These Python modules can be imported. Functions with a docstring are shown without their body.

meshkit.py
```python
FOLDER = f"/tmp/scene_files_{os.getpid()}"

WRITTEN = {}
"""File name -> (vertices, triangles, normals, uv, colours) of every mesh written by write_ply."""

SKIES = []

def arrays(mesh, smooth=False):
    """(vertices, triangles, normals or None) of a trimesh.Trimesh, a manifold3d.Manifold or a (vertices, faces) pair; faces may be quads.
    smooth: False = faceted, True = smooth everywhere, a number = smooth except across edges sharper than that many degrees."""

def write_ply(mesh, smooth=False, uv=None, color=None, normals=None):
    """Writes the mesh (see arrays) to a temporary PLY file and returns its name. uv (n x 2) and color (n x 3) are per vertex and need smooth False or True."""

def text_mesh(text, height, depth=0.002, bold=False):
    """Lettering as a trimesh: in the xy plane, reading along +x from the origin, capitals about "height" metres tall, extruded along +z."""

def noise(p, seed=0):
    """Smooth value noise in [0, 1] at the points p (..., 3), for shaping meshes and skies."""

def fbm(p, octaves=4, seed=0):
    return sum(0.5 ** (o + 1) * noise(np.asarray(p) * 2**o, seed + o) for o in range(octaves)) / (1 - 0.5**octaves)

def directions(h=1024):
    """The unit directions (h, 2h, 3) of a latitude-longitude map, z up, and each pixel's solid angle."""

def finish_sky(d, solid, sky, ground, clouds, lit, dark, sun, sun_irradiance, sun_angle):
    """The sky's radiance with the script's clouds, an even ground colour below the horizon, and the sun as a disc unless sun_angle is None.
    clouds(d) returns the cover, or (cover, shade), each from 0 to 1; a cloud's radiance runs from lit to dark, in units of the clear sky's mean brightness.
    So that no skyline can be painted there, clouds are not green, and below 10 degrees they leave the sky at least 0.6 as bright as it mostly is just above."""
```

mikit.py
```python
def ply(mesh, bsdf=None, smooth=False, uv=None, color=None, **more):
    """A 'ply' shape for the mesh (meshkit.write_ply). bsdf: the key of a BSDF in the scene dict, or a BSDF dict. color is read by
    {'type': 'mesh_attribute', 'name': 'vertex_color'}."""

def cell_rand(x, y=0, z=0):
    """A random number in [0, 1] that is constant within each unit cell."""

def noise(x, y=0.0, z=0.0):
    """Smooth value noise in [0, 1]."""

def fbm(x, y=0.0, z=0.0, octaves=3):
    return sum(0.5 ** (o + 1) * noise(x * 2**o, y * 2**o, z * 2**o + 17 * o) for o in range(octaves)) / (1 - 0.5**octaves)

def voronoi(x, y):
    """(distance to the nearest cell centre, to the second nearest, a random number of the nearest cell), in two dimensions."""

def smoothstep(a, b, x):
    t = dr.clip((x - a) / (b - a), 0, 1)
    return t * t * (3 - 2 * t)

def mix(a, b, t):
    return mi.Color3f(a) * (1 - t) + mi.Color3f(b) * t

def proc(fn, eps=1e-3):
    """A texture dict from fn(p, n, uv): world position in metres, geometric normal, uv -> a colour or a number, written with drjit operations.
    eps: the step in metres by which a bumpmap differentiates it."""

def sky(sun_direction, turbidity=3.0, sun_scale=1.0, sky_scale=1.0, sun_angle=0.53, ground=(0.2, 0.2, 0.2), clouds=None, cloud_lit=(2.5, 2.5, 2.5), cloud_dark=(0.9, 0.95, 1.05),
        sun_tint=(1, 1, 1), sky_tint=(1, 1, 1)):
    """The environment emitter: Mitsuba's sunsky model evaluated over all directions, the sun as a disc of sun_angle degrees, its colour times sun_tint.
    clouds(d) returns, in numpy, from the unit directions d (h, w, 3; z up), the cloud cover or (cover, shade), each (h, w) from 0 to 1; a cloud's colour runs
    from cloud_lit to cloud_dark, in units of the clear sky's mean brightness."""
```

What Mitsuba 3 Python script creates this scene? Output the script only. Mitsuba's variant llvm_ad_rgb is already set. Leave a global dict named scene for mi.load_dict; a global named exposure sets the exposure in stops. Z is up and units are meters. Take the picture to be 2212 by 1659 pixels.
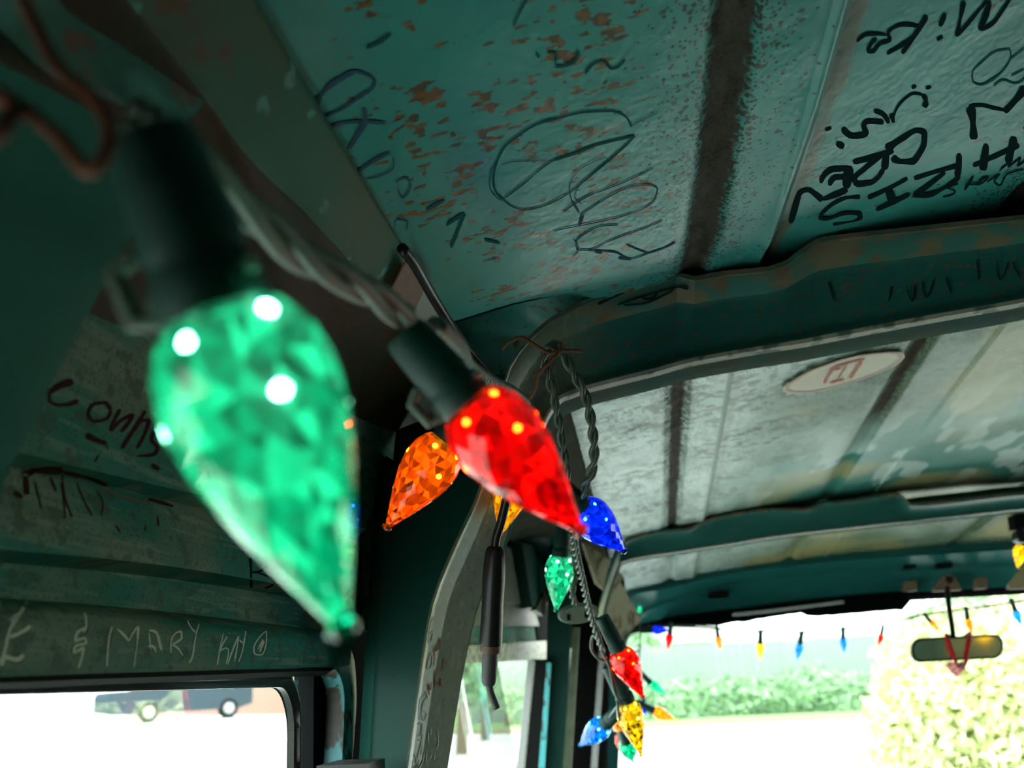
import math, random
import numpy as np, trimesh, drjit as dr, mitsuba as mi, mikit, meshkit
from mikit import noise, fbm, voronoi, smoothstep, mix, proc
from scipy.interpolate import PchipInterpolator
T = mi.ScalarTransform4f
scene, labels = {}, {}
R = np.random.default_rng(7)

# ------------------------------------------------------------------ camera, sky, exposure
W, H, FPX = 2212., 1659., 2250.
EYE = 1.30                                     # height of the eye over the street; the truck's frame: x right, y forward, z up from the eye
VP, ROLL = (1415., 1462.), .082                # where the truck's long axis vanishes, and the roll
def unit(v): return np.asarray(v, float) / np.linalg.norm(v)
_Y = unit([(VP[0] - W / 2) / FPX, -(VP[1] - H / 2) / FPX, 1])
_X = unit([1, ROLL, -(_Y[0] + ROLL * _Y[1]) / _Y[2]])
_Z = np.cross(_Y, _X)
_Z = _Z if _Z[1] > 0 else -_Z
M = np.array([_X, _Y, _Z])
scene['camera'] = {'type': 'thinlens', 'fov': math.degrees(2 * math.atan(W / 2 / FPX)), 'fov_axis': 'x', 'aperture_radius': .0015, 'focus_distance': .62,
                   'near_clip': .005, 'far_clip': 500., 'to_world': T().look_at(origin=[0, 0, EYE], target=[*(M[:, 2] + [0, 0, EYE])], up=[*M[:, 1]])}

def clouds(d):
    n = meshkit.fbm(d * [3, 3, 5], 4, 3)
    return np.ones(d.shape[:2]), np.clip(n * 1.4 - .45, 0, 1)
scene['sky'] = mikit.sky([.45, .3, .8], turbidity=4, sun_scale=0.0, sky_scale=1.0, ground=(.55, .55, .52), clouds=clouds, cloud_lit=(1.45, 1.55, 1.5), cloud_dark=(1.12, 1.22, 1.2))
exposure = 5.05

# ------------------------------------------------------------------ from the photograph's directions to points in the truck
def ray(px, py): return M @ np.array([(px - W / 2) / FPX, -(py - H / 2) / FPX, 1.])
def atX(px, py, X): r = ray(px, py); return r * X / r[0]
def atY(px, py, Y): r = ray(px, py); return r * Y / r[1]
def atZ(px, py, Z): r = ray(px, py); return r * Z / r[2]
def atD(px, py, d): return ray(px, py) * d

# ------------------------------------------------------------------ mesh helpers
def put(key, mesh, bsdf, smooth=False, **kw):
    """One entry of the scene; meshes are built around the eye and lifted to the street's frame here."""
    if not isinstance(mesh, trimesh.Trimesh):
        v, f = np.asarray(mesh[0], float), np.asarray(mesh[1])
        if f.shape[1] == 4: f = np.vstack([f[:, [0, 1, 2]], f[:, [0, 2, 3]]])
        mesh = trimesh.Trimesh(v, f, process=False)
    mesh = mesh.copy(); mesh.apply_translation([0, 0, EYE])
    name, n = key, 0
    while name in scene: n += 1; name = f'{key}_{n:03d}'
    scene[name] = mikit.ply(mesh, bsdf, smooth=smooth, **kw)
    return name
def tag(key, label=None, cat=None, group=None, kind=None):
    d = labels.setdefault(key, {})
    for k, v in (('label', label), ('category', cat), ('group', group), ('kind', kind)):
        if v: d[k] = v
    return key
_names = {}
def fresh(name):
    n = _names.get(name, 0); _names[name] = n + 1
    return name if n == 0 else f'{name}_{n:03d}'
def cat_meshes(ms): return trimesh.util.concatenate(ms)
def grid(rows):
    P = np.asarray(rows, float); a, b = P.shape[:2]
    i, j = np.meshgrid(np.arange(a - 1), np.arange(b - 1), indexing='ij')
    q = np.stack([i * b + j, i * b + j + 1, (i + 1) * b + j + 1, (i + 1) * b + j], -1).reshape(-1, 4)
    return trimesh.Trimesh(P.reshape(-1, 3), np.vstack([q[:, [0, 1, 2]], q[:, [0, 2, 3]]]), process=False)
def solid(m, t):
    """Gives a sheet the thickness t away from the eye."""
    n = np.array(m.vertex_normals); c = m.vertices
    s = np.sign((n * c).sum(1).mean()) or 1
    n = n * s
    v = np.vstack([m.vertices, m.vertices + n * t]); k = len(m.vertices)
    e = np.sort(m.edges, 1); u, idx, cnt = np.unique(e, axis=0, return_index=True, return_counts=True)
    b = m.edges[idx[cnt == 1]]
    side = np.vstack([np.stack([b[:, 1], b[:, 0], b[:, 0] + k], 1), np.stack([b[:, 1], b[:, 0] + k, b[:, 1] + k], 1)])
    f = np.vstack([m.faces, m.faces[:, ::-1] + k, side])
    return trimesh.Trimesh(v, f, process=False)
def resample(P, n, smooth=True):
    P = np.asarray(P, float)
    t = np.r_[0, np.cumsum(np.linalg.norm(np.diff(P, axis=0), axis=1))]; t /= t[-1]
    u = np.linspace(0, 1, n)
    if smooth and len(P) > 2: return PchipInterpolator(t, P)(u)
    return np.stack([np.interp(u, t, P[:, k]) for k in range(P.shape[1])], 1)
def loft(rows, n, thick=.0015, smooth=True):
    m = grid([resample(r, n, smooth) for r in rows])
    return solid(m, thick) if thick else m
def frame_along(p):
    t = np.gradient(p, axis=0); t /= np.linalg.norm(t, axis=1, keepdims=True) + 1e-12
    a = np.cross(t[0], [0, 0, 1.] if abs(t[0][2]) < .9 else [1., 0, 0]); a /= np.linalg.norm(a)
    A = []
    for k in range(len(p)):
        a = a - t[k] * (a @ t[k]); a = a / np.linalg.norm(a); A.append(a)
    A = np.array(A)
    return t, A, np.cross(t, A)
def tube(p, r, sides=10, cap=True):
    p = np.asarray(p, float); _, A, B = frame_along(p)
    r = np.broadcast_to(r, (len(p),)); an = np.arange(sides) * 2 * np.pi / sides
    v = p[:, None] + r[:, None, None] * (np.cos(an)[None, :, None] * A[:, None] + np.sin(an)[None, :, None] * B[:, None])
    i, j = np.meshgrid(np.arange(len(p) - 1), np.arange(sides), indexing='ij')
    q = np.stack([i * sides + j, i * sides + (j + 1) % sides, (i + 1) * sides + (j + 1) % sides, (i + 1) * sides + j], -1).reshape(-1, 4)
    f = [q[:, [0, 1, 2]], q[:, [0, 2, 3]]]; v = v.reshape(-1, 3)
    if cap:
        k = len(v); v = np.vstack([v, p[:1], p[-1:]]); j = np.arange(sides); e = (len(p) - 1) * sides
        f += [np.stack([(j + 1) % sides, j, 0 * j + k], 1), np.stack([e + j, e + (j + 1) % sides, 0 * j + k + 1], 1)]
    return trimesh.Trimesh(v, np.vstack(f), process=False)
def twisted(path, r, pitch, strands=2, wob=0.0, seed=1, phase=0.):
    """A cord of strands wound round each other."""
    L = np.linalg.norm(np.diff(np.asarray(path), axis=0), axis=1).sum()
    n = max(24, int(L / pitch * 14)); p = resample(path, n)
    if wob:
        g = np.random.default_rng(seed); k = max(4, n // 24)
        w = np.stack([np.interp(np.arange(n), np.linspace(0, n - 1, k), g.normal(0, wob, k)) for _ in range(3)], 1); w[0] = w[-1] = 0
        p = p + w
    _, A, B = frame_along(p); s = np.linspace(0, L / pitch * 2 * np.pi, n) + phase
    out = []
    for k in range(strands):
        a = s + k * 2 * np.pi / strands
        out.append(tube(p + r * .96 * (np.cos(a)[:, None] * A + np.sin(a)[:, None] * B), r, 7))
    return cat_meshes(out)
def lathe(prof, origin, axis, seg=24):
    """prof: (radius, distance along the axis) rows."""
    z = unit(axis); x = unit(np.cross(z, [0, 0, 1.] if abs(z[2]) < .9 else [1., 0, 0])); y = np.cross(z, x)
    an = np.arange(seg) * 2 * np.pi / seg; pr = np.asarray(prof, float)
    v = np.asarray(origin) + pr[:, None, 1:2] * z + pr[:, None, 0:1] * (np.cos(an)[None, :, None] * x + np.sin(an)[None, :, None] * y)
    n = len(pr); i, j = np.meshgrid(np.arange(n - 1), np.arange(seg), indexing='ij')
    q = np.stack([i * seg + j, i * seg + (j + 1) % seg, (i + 1) * seg + (j + 1) % seg, (i + 1) * seg + j], -1).reshape(-1, 4)
    v = v.reshape(-1, 3); k = len(v)
    v = np.vstack([v, [np.asarray(origin) + pr[0, 1] * z, np.asarray(origin) + pr[-1, 1] * z]]); j = np.arange(seg); e = (n - 1) * seg
    f = np.vstack([q[:, [0, 1, 2]], q[:, [0, 2, 3]], np.stack([(j + 1) % seg, j, 0 * j + k], 1), np.stack([e + j, e + (j + 1) % seg, 0 * j + k + 1], 1)])
    return trimesh.Trimesh(v, f, process=False)
def box(lo, hi):
    m = trimesh.creation.box(extents=np.subtract(hi, lo)); m.apply_translation(np.add(lo, hi) / 2); return m
def prism(pts, thick):
    """A flat polygon (3D corners in order) given the thickness vector."""
    import shapely
    P = np.asarray(pts, float); c = P.mean(0); n = unit(np.cross(P - c, np.roll(P, -1, 0) - c).sum(0))
    x = unit(P[1] - P[0]); x = unit(x - n * (x @ n)); y = np.cross(n, x)
    q = np.stack([(P - c) @ x, (P - c) @ y], 1)
    v, f = trimesh.creation.triangulate_polygon(shapely.Polygon(q), engine='earcut')
    v = c + v[:, :1] * x + v[:, 1:2] * y; th = np.asarray(thick, float); k = len(v)
    m = trimesh.Trimesh(v, f, process=False); e = np.sort(m.edges, 1); _, idx, cnt = np.unique(e, axis=0, return_index=True, return_counts=True)
    b = m.edges[idx[cnt == 1]]
    F = np.vstack([f, f[:, ::-1] + k, np.stack([b[:, 1], b[:, 0], b[:, 0] + k], 1), np.stack([b[:, 1], b[:, 0] + k, b[:, 1] + k], 1)])
    return trimesh.Trimesh(np.vstack([v, v + th]), F, process=False)

# ------------------------------------------------------------------ materials
def paint(name, fn, rough=.45, spec=.3, bump=None):
    """Worn paint, plastic or rubber: colour, roughness (a number or a function of the place) and strength of the sheen."""
    tx = lambda a: proc(a) if callable(a) else a if isinstance(a, (int, float)) else {'type': 'rgb', 'value': list(a)}
    b = {'type': 'principled', 'base_color': tx(fn), 'roughness': tx(rough), 'specular': float(spec)}
    if bump: b = {'type': 'bumpmap', 'tex': proc(bump[0]), 'scale': bump[1], 'bsdf': b}
    scene[name] = {'type': 'twosided', 'bsdf': b}
def flat(name, rgb): scene[name] = {'type': 'twosided', 'bsdf': {'type': 'diffuse', 'reflectance': {'type': 'rgb', 'value': list(rgb)}}}

TEAL, DIRT = (.03, .22, .19), (.032, .018, .010)
RIB = [.058, .299, .62, .941, 1.182]        # swages of the roof skin, across the truck
SEAM = .109
def swage(p):
    y = p.y; x = p.x + .0135 * smoothstep(.5, .9, y); d = mi.Float(9)
    for r in RIB: d = dr.minimum(d, dr.abs(x - r + .002 * (fbm(y * 30, r, 2, 2) - .5)))
    return d
def f_rough(p, n, uv): return .30 + .6 * (1 - smoothstep(.008, .016, swage(p))) + .12 * smoothstep(.4, .7, fbm(p.x * 12, p.y * 7, 4, 3)) + .08 * smoothstep(.7, .9, p.y)
def f_roof(p, n, uv):
    y = p.y; x = p.x + .0135 * smoothstep(.5, .9, y)
    big = fbm(x * 9, y * 6, 3, 3)
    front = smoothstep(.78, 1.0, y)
    base = mix(mix(TEAL, (.045, .29, .245), smoothstep(.3, .7, big)), mix((.62, .74, .72), (.13, .21, .125), smoothstep(.0, .34, x)), front)  # front bays: chalky paint, with window light fading to the right in its colour
    # faded streaks by the first swage, with its whitish sheen put into the colour
    ch = fbm(x * 60, y * 22, 7, 3)
    base = mix(base, (.20, .38, .34), .32 * smoothstep(.5, .78, ch) * (1 - front) * smoothstep(-.02, .05, x) * (1 - smoothstep(.1, .14, x)))
    # rust freckles over the left of the first bay
    mask = smoothstep(-.13, -.07, x) * (1 - smoothstep(-.01, .06, x)) * (1 - front)
    v = .62 * fbm(x * 150, y * 215, 3, 3) + .38 * fbm(x * 26 + 3 * y, y * 20, 5, 3)
    thr = .735 - .155 * mask - .03 * smoothstep(.1, .14, x) * (1 - front)
    rust = smoothstep(thr, thr + .03, v) * (1 - front)
    base = mix(base, mix((.20, .085, .02), (.10, .05, .018), smoothstep(.3, .7, noise(x * 300, y * 300, 2))), .92 * rust)
    # dark mould specks beside the swages, and loose over the front bays
    d = swage(p)
    a2, b2, w2 = voronoi(x * 420, y * 330)
    pr = .75 * dr.exp(-dr.maximum(d - .012, 0) / .012) + .55 * front * smoothstep(.35, .6, fbm(x * 16, y * 30, 4, 3))
    sz = .22 + .34 * noise(x * 260, y * 220, 41)
    base = mix(base, (.030, .024, .013), .92 * (1 - smoothstep(sz * .7, sz, a2)) * dr.select(w2 < pr, 1., 0.))
    a3, b3, w3 = voronoi(x * 190 + 40, y * 170)
    base = mix(base, (.035, .026, .013), .9 * (1 - smoothstep(.22, .34, a3 + .2 * (noise(x * 700, y * 700, 5) - .5))) * dr.select(w3 < .55 * dr.exp(-dr.maximum(d - .012, 0) / .010) * (1 - front * .6), 1., 0.))
    sm = smoothstep(.50, .60, fbm(x * 110, y * 150, 8, 4)) * front * (.25 + .75 * smoothstep(.35, .6, fbm(x * 14, y * 20, 6, 2)))
    base = mix(base, (.075, .095, .075), .8 * sm)
    # grime in the swages
    g = 1 - smoothstep(.0075 - .0028 * front, .0125 - .004 * front, d + .004 * (noise(x * 500, y * 300, 1) - .5))
    g = g * (1 - smoothstep(1.36, 1.46, y) * smoothstep(.15, .2, x)) * (1 - smoothstep(1.62, 1.7, y))
    base = mix(base, mix(DIRT, (.075, .055, .045), noise(x * 160, y * 60, 2) * .8), .93 * g)
    # rust line beside the lap seam
    s = dr.abs(x - SEAM - .009) / .006
    base = mix(base, (.14, .085, .04), .7 * (1 - smoothstep(.2, 1.1, s + .8 * (fbm(y * 60, 3, 3, 2) - .5))) * (1 - front * .6))
    # the pale lap seam of the second bay, and newer teal paint where the swages run out
    base = mix(base, (.17, .29, .21), .85 * (1 - smoothstep(.0022, .0045, dr.abs(x - .1075 - .001))) * front)
    newer = smoothstep(1.22, 1.42, y + .25 * (fbm(x * 8, y * 5, 31, 3) - .5) + .35 * smoothstep(.3, .5, x) - .0) * smoothstep(.10, .24, x) * (1 - smoothstep(1.62, 1.72, y))
    base = mix(base, (.035, .21, .175), .85 * newer)
    base = mix(base, (.45, .55, .52), .8 * newer * smoothstep(.62, .70, fbm(x * 22, y * 9, 12, 3)))
    # yellowish patches far forward, towards the right
    base = mix(base, (.40, .33, .12), .6 * smoothstep(.55, .72, fbm(x * 7, y * 6, 21, 2)) * smoothstep(.9, 1.1, y) * smoothstep(.12, .25, x))
    return base
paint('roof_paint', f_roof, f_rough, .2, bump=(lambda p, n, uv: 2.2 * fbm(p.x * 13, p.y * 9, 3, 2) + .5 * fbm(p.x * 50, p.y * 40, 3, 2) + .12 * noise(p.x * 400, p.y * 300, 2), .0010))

def f_bow(p, n, uv):
    x, y, z = p.x, p.y, p.z
    t = fbm(x * 25, y * 25, z * 60, 3)
    c = mix((.014, .085, .07), (.02, .12, .095), t)
    tan = mix((.13, .155, .088), (.065, .125, .08), fbm(x * 30, y * 30, z * 18, 3))
    str_ = fbm(x * 400, y * 90, z * 25, 3)
    tan = mix(tan, (.19, .235, .165), .6 * smoothstep(.55, .8, str_))
    tan = mix(tan, (.09, .08, .05), .8 * smoothstep(.6, .78, fbm(x * 240 + 5, y * 70, z * 22, 3)))
    c = mix(tan, c, smoothstep(-.075, -.0, x + .02 * (t - .5)))
    sp = smoothstep(.68, .78, noise(x * 330, y * 330, z * 330))
    return mix(c, (.13, .06, .03), .6 * sp)
paint('bow_paint', f_bow, .7, .06)
paint('lip_highlight', lambda p, n, uv: mix((.34, .32, .25), (.10, .13, .10), smoothstep(.5, .7, fbm(p.x * 90, p.y * 90, p.z * 90, 3))), .4)  # highlight line along the bow lip put into the colour
def f_ledge(p, n, uv):
    t = fbm(p.x * 45, p.y * 45, p.z * 90, 4)
    c = mix(mix((.15, .145, .085), (.045, .16, .125), smoothstep(.4, .6, t)), (.17, .09, .045), .7 * smoothstep(.58, .72, fbm(p.x * 70 + 7, p.y * 70, p.z * 70, 3)))
    tan = mix((.13, .155, .088), (.07, .13, .08), t)
    str_ = fbm(p.x * 400, p.y * 90, p.z * 25, 3); tan = mix(tan, (.19, .235, .165), .6 * smoothstep(.55, .8, str_))
    return mix(tan, c, smoothstep(-.06, .0, p.x))
paint('ledge_paint', f_ledge, .5, .2)
paint('flange_paint', lambda p, n, uv: mix((.016, .06, .048), (.035, .05, .032), smoothstep(.4, .65, fbm(p.x * 30, p.y * 80, p.z * 50, 3))), .8, .05)
def f_rim(p, n, uv):
    t = fbm(p.x * 60, p.y * 60, p.z * 60, 3)
    return mix(mix((.20, .14, .09), (.08, .11, .08), smoothstep(.35, .6, t)), (.06, .20, .17), smoothstep(.6, .75, t))
paint('rim_rust', f_rim, .35)
def f_tan(p, n, uv):
    x, y, z = p.x, p.y, p.z
    t = fbm(x * 22, y * 22, z * 22, 4)
    c = mix((.028, .12, .08), (.062, .105, .055), smoothstep(.35, .65, t))
    c = mix(c, (.10, .30, .26), .8 * smoothstep(.66, .74, fbm(x * 70, y * 70, z * 70, 3)))
    return mix(c, (.13, .05, .022), .75 * smoothstep(.64, .72, fbm(x * 55 + 9, y * 55, z * 55, 3)))
paint('tan_paint', f_tan, .6, .12)
def f_brown(p, n, uv):
    x, y, z = p.x, p.y, p.z
    t = fbm(x * 30, y * 30, z * 30, 3)
    c = mix((.042, .026, .008), (.026, .032, .014), smoothstep(.4, .7, t))
    return mix(c, (.04, .03, .02), .6 * smoothstep(.55, .7, noise(x * 300, y * 300, z * 300)))
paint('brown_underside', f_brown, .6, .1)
def f_side(p, n, uv):
    x, y, z = p.x, p.y, p.z
    t = fbm(y * 14, z * 40, x * 14, 3)
    c = mix((.03, .20, .145), (.15, .24, .155), smoothstep(.35, .68, t))
    st = fbm(y * 25, z * 380, 3, 2)
    c = mix(c, (.24, .33, .24), .45 * smoothstep(.52, .8, st))
    c = mix(c, (.07, .12, .085), .65 * smoothstep(.6, .74, fbm(y * 110, z * 140, 5, 3)))
    gr = voronoi(y * 520, z * 520)
    return mix(c, (.05, .05, .035), .5 * dr.select(gr[2] < .25, 1., 0.) * (1 - smoothstep(.2, .45, gr[0])))
paint('side_paint', f_side, .7, .06)
def f_dteal(p, n, uv):
    t = fbm(p.x * 40, p.y * 40, p.z * 12, 3)
    return mix((.006, .042, .033), (.011, .066, .052), t)
paint('dark_teal', f_dteal, .55, .15)
paint('cyan_paint', lambda p, n, uv: mix((.10, .46, .50), (.07, .08, .07), .9 * smoothstep(.6, .7, fbm(p.x * 200, p.y * 200, p.z * 60, 3))), .3)
paint('grey_tan', lambda p, n, uv: mix((.11, .135, .08), (.05, .065, .04), fbm(p.x * 60, p.y * 60, p.z * 60, 3)), .45)
paint('tan_light', lambda p, n, uv: mix((.34, .31, .21), (.16, .12, .07), smoothstep(.52, .72, fbm(p.x * 130, p.y * 40, p.z * 30, 3))), .6, .1)
paint('web_tan', lambda p, n, uv: mix((.05, .062, .038), (.03, .035, .02), fbm(p.x * 90, p.y * 90, p.z * 90, 3)), .8, .04)
paint('pale_bar', lambda p, n, uv: mix((.42, .45, .33), (.14, .15, .10), smoothstep(.35, .7, fbm(p.x * 90, p.y * 60, p.z * 120, 3))), .4)
def f_flap(p, n, uv):
    t = fbm(p.x * 20, p.y * 20, p.z * 20, 3)
    return mix((.04, .20, .155), (.075, .25, .185), t)
paint('flap_paint', f_flap, .6, .12)
paint('socket_green', (.012, .052, .042), .5)
paint('wire_green', (.08, .11, .085), .35, .5)
paint('clip_grey', (.11, .15, .115), .45)
paint('black_rubber', (.014, .012, .012), .3)
paint('rubber_matt', (.008, .008, .008), .8, .08)
paint('gasket', (.022, .022, .02), .18)
paint('black_fabric', (.006, .008, .008), .9, .02)
paint('grey_rubber', (.05, .05, .05), .4)
paint('rust_wire', lambda p, n, uv: mix((.24, .065, .03), (.11, .038, .02), fbm(p.x * 300, p.y * 300, p.z * 300, 3)), .6)
paint('rust_red', lambda p, n, uv: mix((.20, .095, .045), (.12, .07, .04), fbm(p.x * 150, p.y * 150, p.z * 150, 3)), .6)
paint('chrome_dull', (.42, .42, .42), .25)
paint('tan_plastic', (.30, .25, .16), .5)
paint('headliner', (.05, .16, .14), .6)
flat('ink_black', (.009, .022, .022)); flat('ink_violet', (.05, .10, .15)); flat('ink_red', (.06, .022, .03)); flat('scratch', (.62, .68, .52)); flat('stain', (.05, .025, .014)); flat('scratch_orange', (.30, .10, .05)); flat('ink_thin', (.022, .10, .095))
paint('bow_front', (lambda p, n, uv: mix((.015, .085, .07), (.025, .115, .095), fbm(p.x * 30, p.y * 30, p.z * 60, 3))), .3)
paint('header_paint', lambda p, n, uv: mix((.016, .12, .112), (.024, .16, .15), fbm(p.x * 20, p.y * 20, p.z * 60, 3)), .28)
paint('tan_clean', lambda p, n, uv: mix((.10, .105, .048), (.062, .082, .04), fbm(p.x * 40, p.y * 40, p.z * 40, 3)), .45)
paint('cyan_edge', lambda p, n, uv: mix((.12, .45, .48), mix((.10, .14, .12), (.09, .06, .04), noise(p.y * 200, p.z * 200, 1)), smoothstep(.45, .56, fbm(p.y * 160, p.z * 60, p.x * 100, 3))), .35)
paint('flap_worn', lambda p, n, uv: mix(mix((.035, .13, .095), (.07, .24, .185), smoothstep(.55, .75, fbm(p.x * 40, p.y * 40, p.z * 40, 3))), (.15, .055, .028), .8 * smoothstep(.64, .72, fbm(p.x * 60 + 4, p.y * 60, p.z * 60, 3))), .45)
paint('strip_black', (.008, .012, .011), .8, .05)
paint('dark_olive', (.02, .022, .014), .8, .05); paint('cant_brown', lambda p, n, uv: mix((.022, .02, .011), (.035, .042, .026), fbm(p.x * 30, p.y * 30, p.z * 30, 3)), .85, .05)
paint('sticker_paper', (.72, .64, .52), .6); paint('sticker_rim', (.60, .42, .34), .6); paint('sticker_red', (.50, .14, .08), .6)
paint('rust_brown', (.10, .06, .035), .4); paint('plug_grey', (.17, .22, .175), .6); paint('rusty_plate', (.16, .11, .07), .5); paint('bead_red', (.6, .015, .02), .15); scene['pendant_pink'] = {'type': 'principledthin', 'base_color': {'type': 'rgb', 'value': [.85, .5, .5]}, 'roughness': .4, 'diff_trans': 1.3, 'spec_trans': 0.}; paint('wire_dark', (.012, .03, .028), .35)
scene['pane_glass'] = {'type': 'thindielectric', 'int_ior': 1.5, 'specular_transmittance': {'type': 'rgb', 'value': [.86, .97, .93]}}
scene['mirror_face'] = {'type': 'twosided', 'bsdf': {'type': 'roughconductor', 'material': 'Al', 'alpha': .03}}

# ------------------------------------------------------------------ the roof skin
def zroof(X, Y, ribs=1.):
    X, Y = np.asarray(X, float), np.asarray(Y, float)
    zc = np.interp(Y, [-1.5, 0, .72, 1.0, 1.62, 2.16, 2.6], [.315, .325, .325, .312, .264, .219, .18])
    k = np.interp(Y, [0, .72, 1.62, 2.25], [.158, .158, .13, .10])
    z = zc - k * (X - .62) ** 2; X = X + np.interp(Y, [.5, .9], [0, .0135])
    for s in (1, -1):
        e = np.maximum(-.12 - X if s == 1 else X - 1.36, 0)
        z = z - .25 * e - 1.5 * e ** 2
    z = z + (.007 + .035 * np.clip((-.01 - X) / .06, 0, 1)) * np.clip((Y - .675) / .04, 0, 1) * np.clip((.86 - Y) / .05, 0, 1)     # a dark hollow over the bow
    for r in RIB: z = z + ribs * .0065 * np.exp(-((X - r) / .0098) ** 4)
    z = z - .0035 * np.exp(-((X - SEAM + .0025) / .0032) ** 2) + .006 * np.clip((X - SEAM) / .004, 0, 1)
    z = z - .006 * np.clip((X - (1.24 - SEAM)) / .004, 0, 1)
    z = z - ribs * .003 * np.exp(-((X - .372) / .002) ** 2) * (Y > .8)
    return z
def on_roof(px, py, lift=.0, ribs=1.):
    z = .28
    for _ in range(25):
        P = atZ(px, py, z); z = .5 * z + .5 * float(zroof(P[0], P[1], ribs))
    return P * (1 - lift / max(P[2], .05))
xs = np.unique(np.clip(np.r_[np.linspace(-.21, 1.45, 150), *[np.linspace(r - .016, r + .016, 17) for r in RIB], np.linspace(SEAM - .01, SEAM + .01, 15), np.linspace(.352, .366, 9)], -.21, 1.45))
ys = np.linspace(-1.2, 2.26, 150)
XX, YY = np.meshgrid(xs, ys)
xl = np.interp(YY, [.80, .86], [-.21, -.06]); XX = np.where(XX < .03, .03 + (XX - .03) / .24 * (.03 - xl), XX)   # over the door the skin ends at the cant rail
roof = grid(np.stack([XX, YY, zroof(XX, YY)], -1))
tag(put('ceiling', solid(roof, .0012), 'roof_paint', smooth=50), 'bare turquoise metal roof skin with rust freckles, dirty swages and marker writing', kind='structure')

xo, yo = np.meshgrid(np.linspace(-.268, 1.48, 40), np.linspace(-1.23, 2.30, 40))
put('ceiling__leak_cover', solid(grid(np.stack([xo, yo, zroof(np.clip(xo, -.1, 1.34), np.minimum(yo, 2.2), 0) + .05], -1)), .0012), 'header_paint', smooth=50)  # added cover above the roof skin, keeps daylight from leaking in

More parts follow.
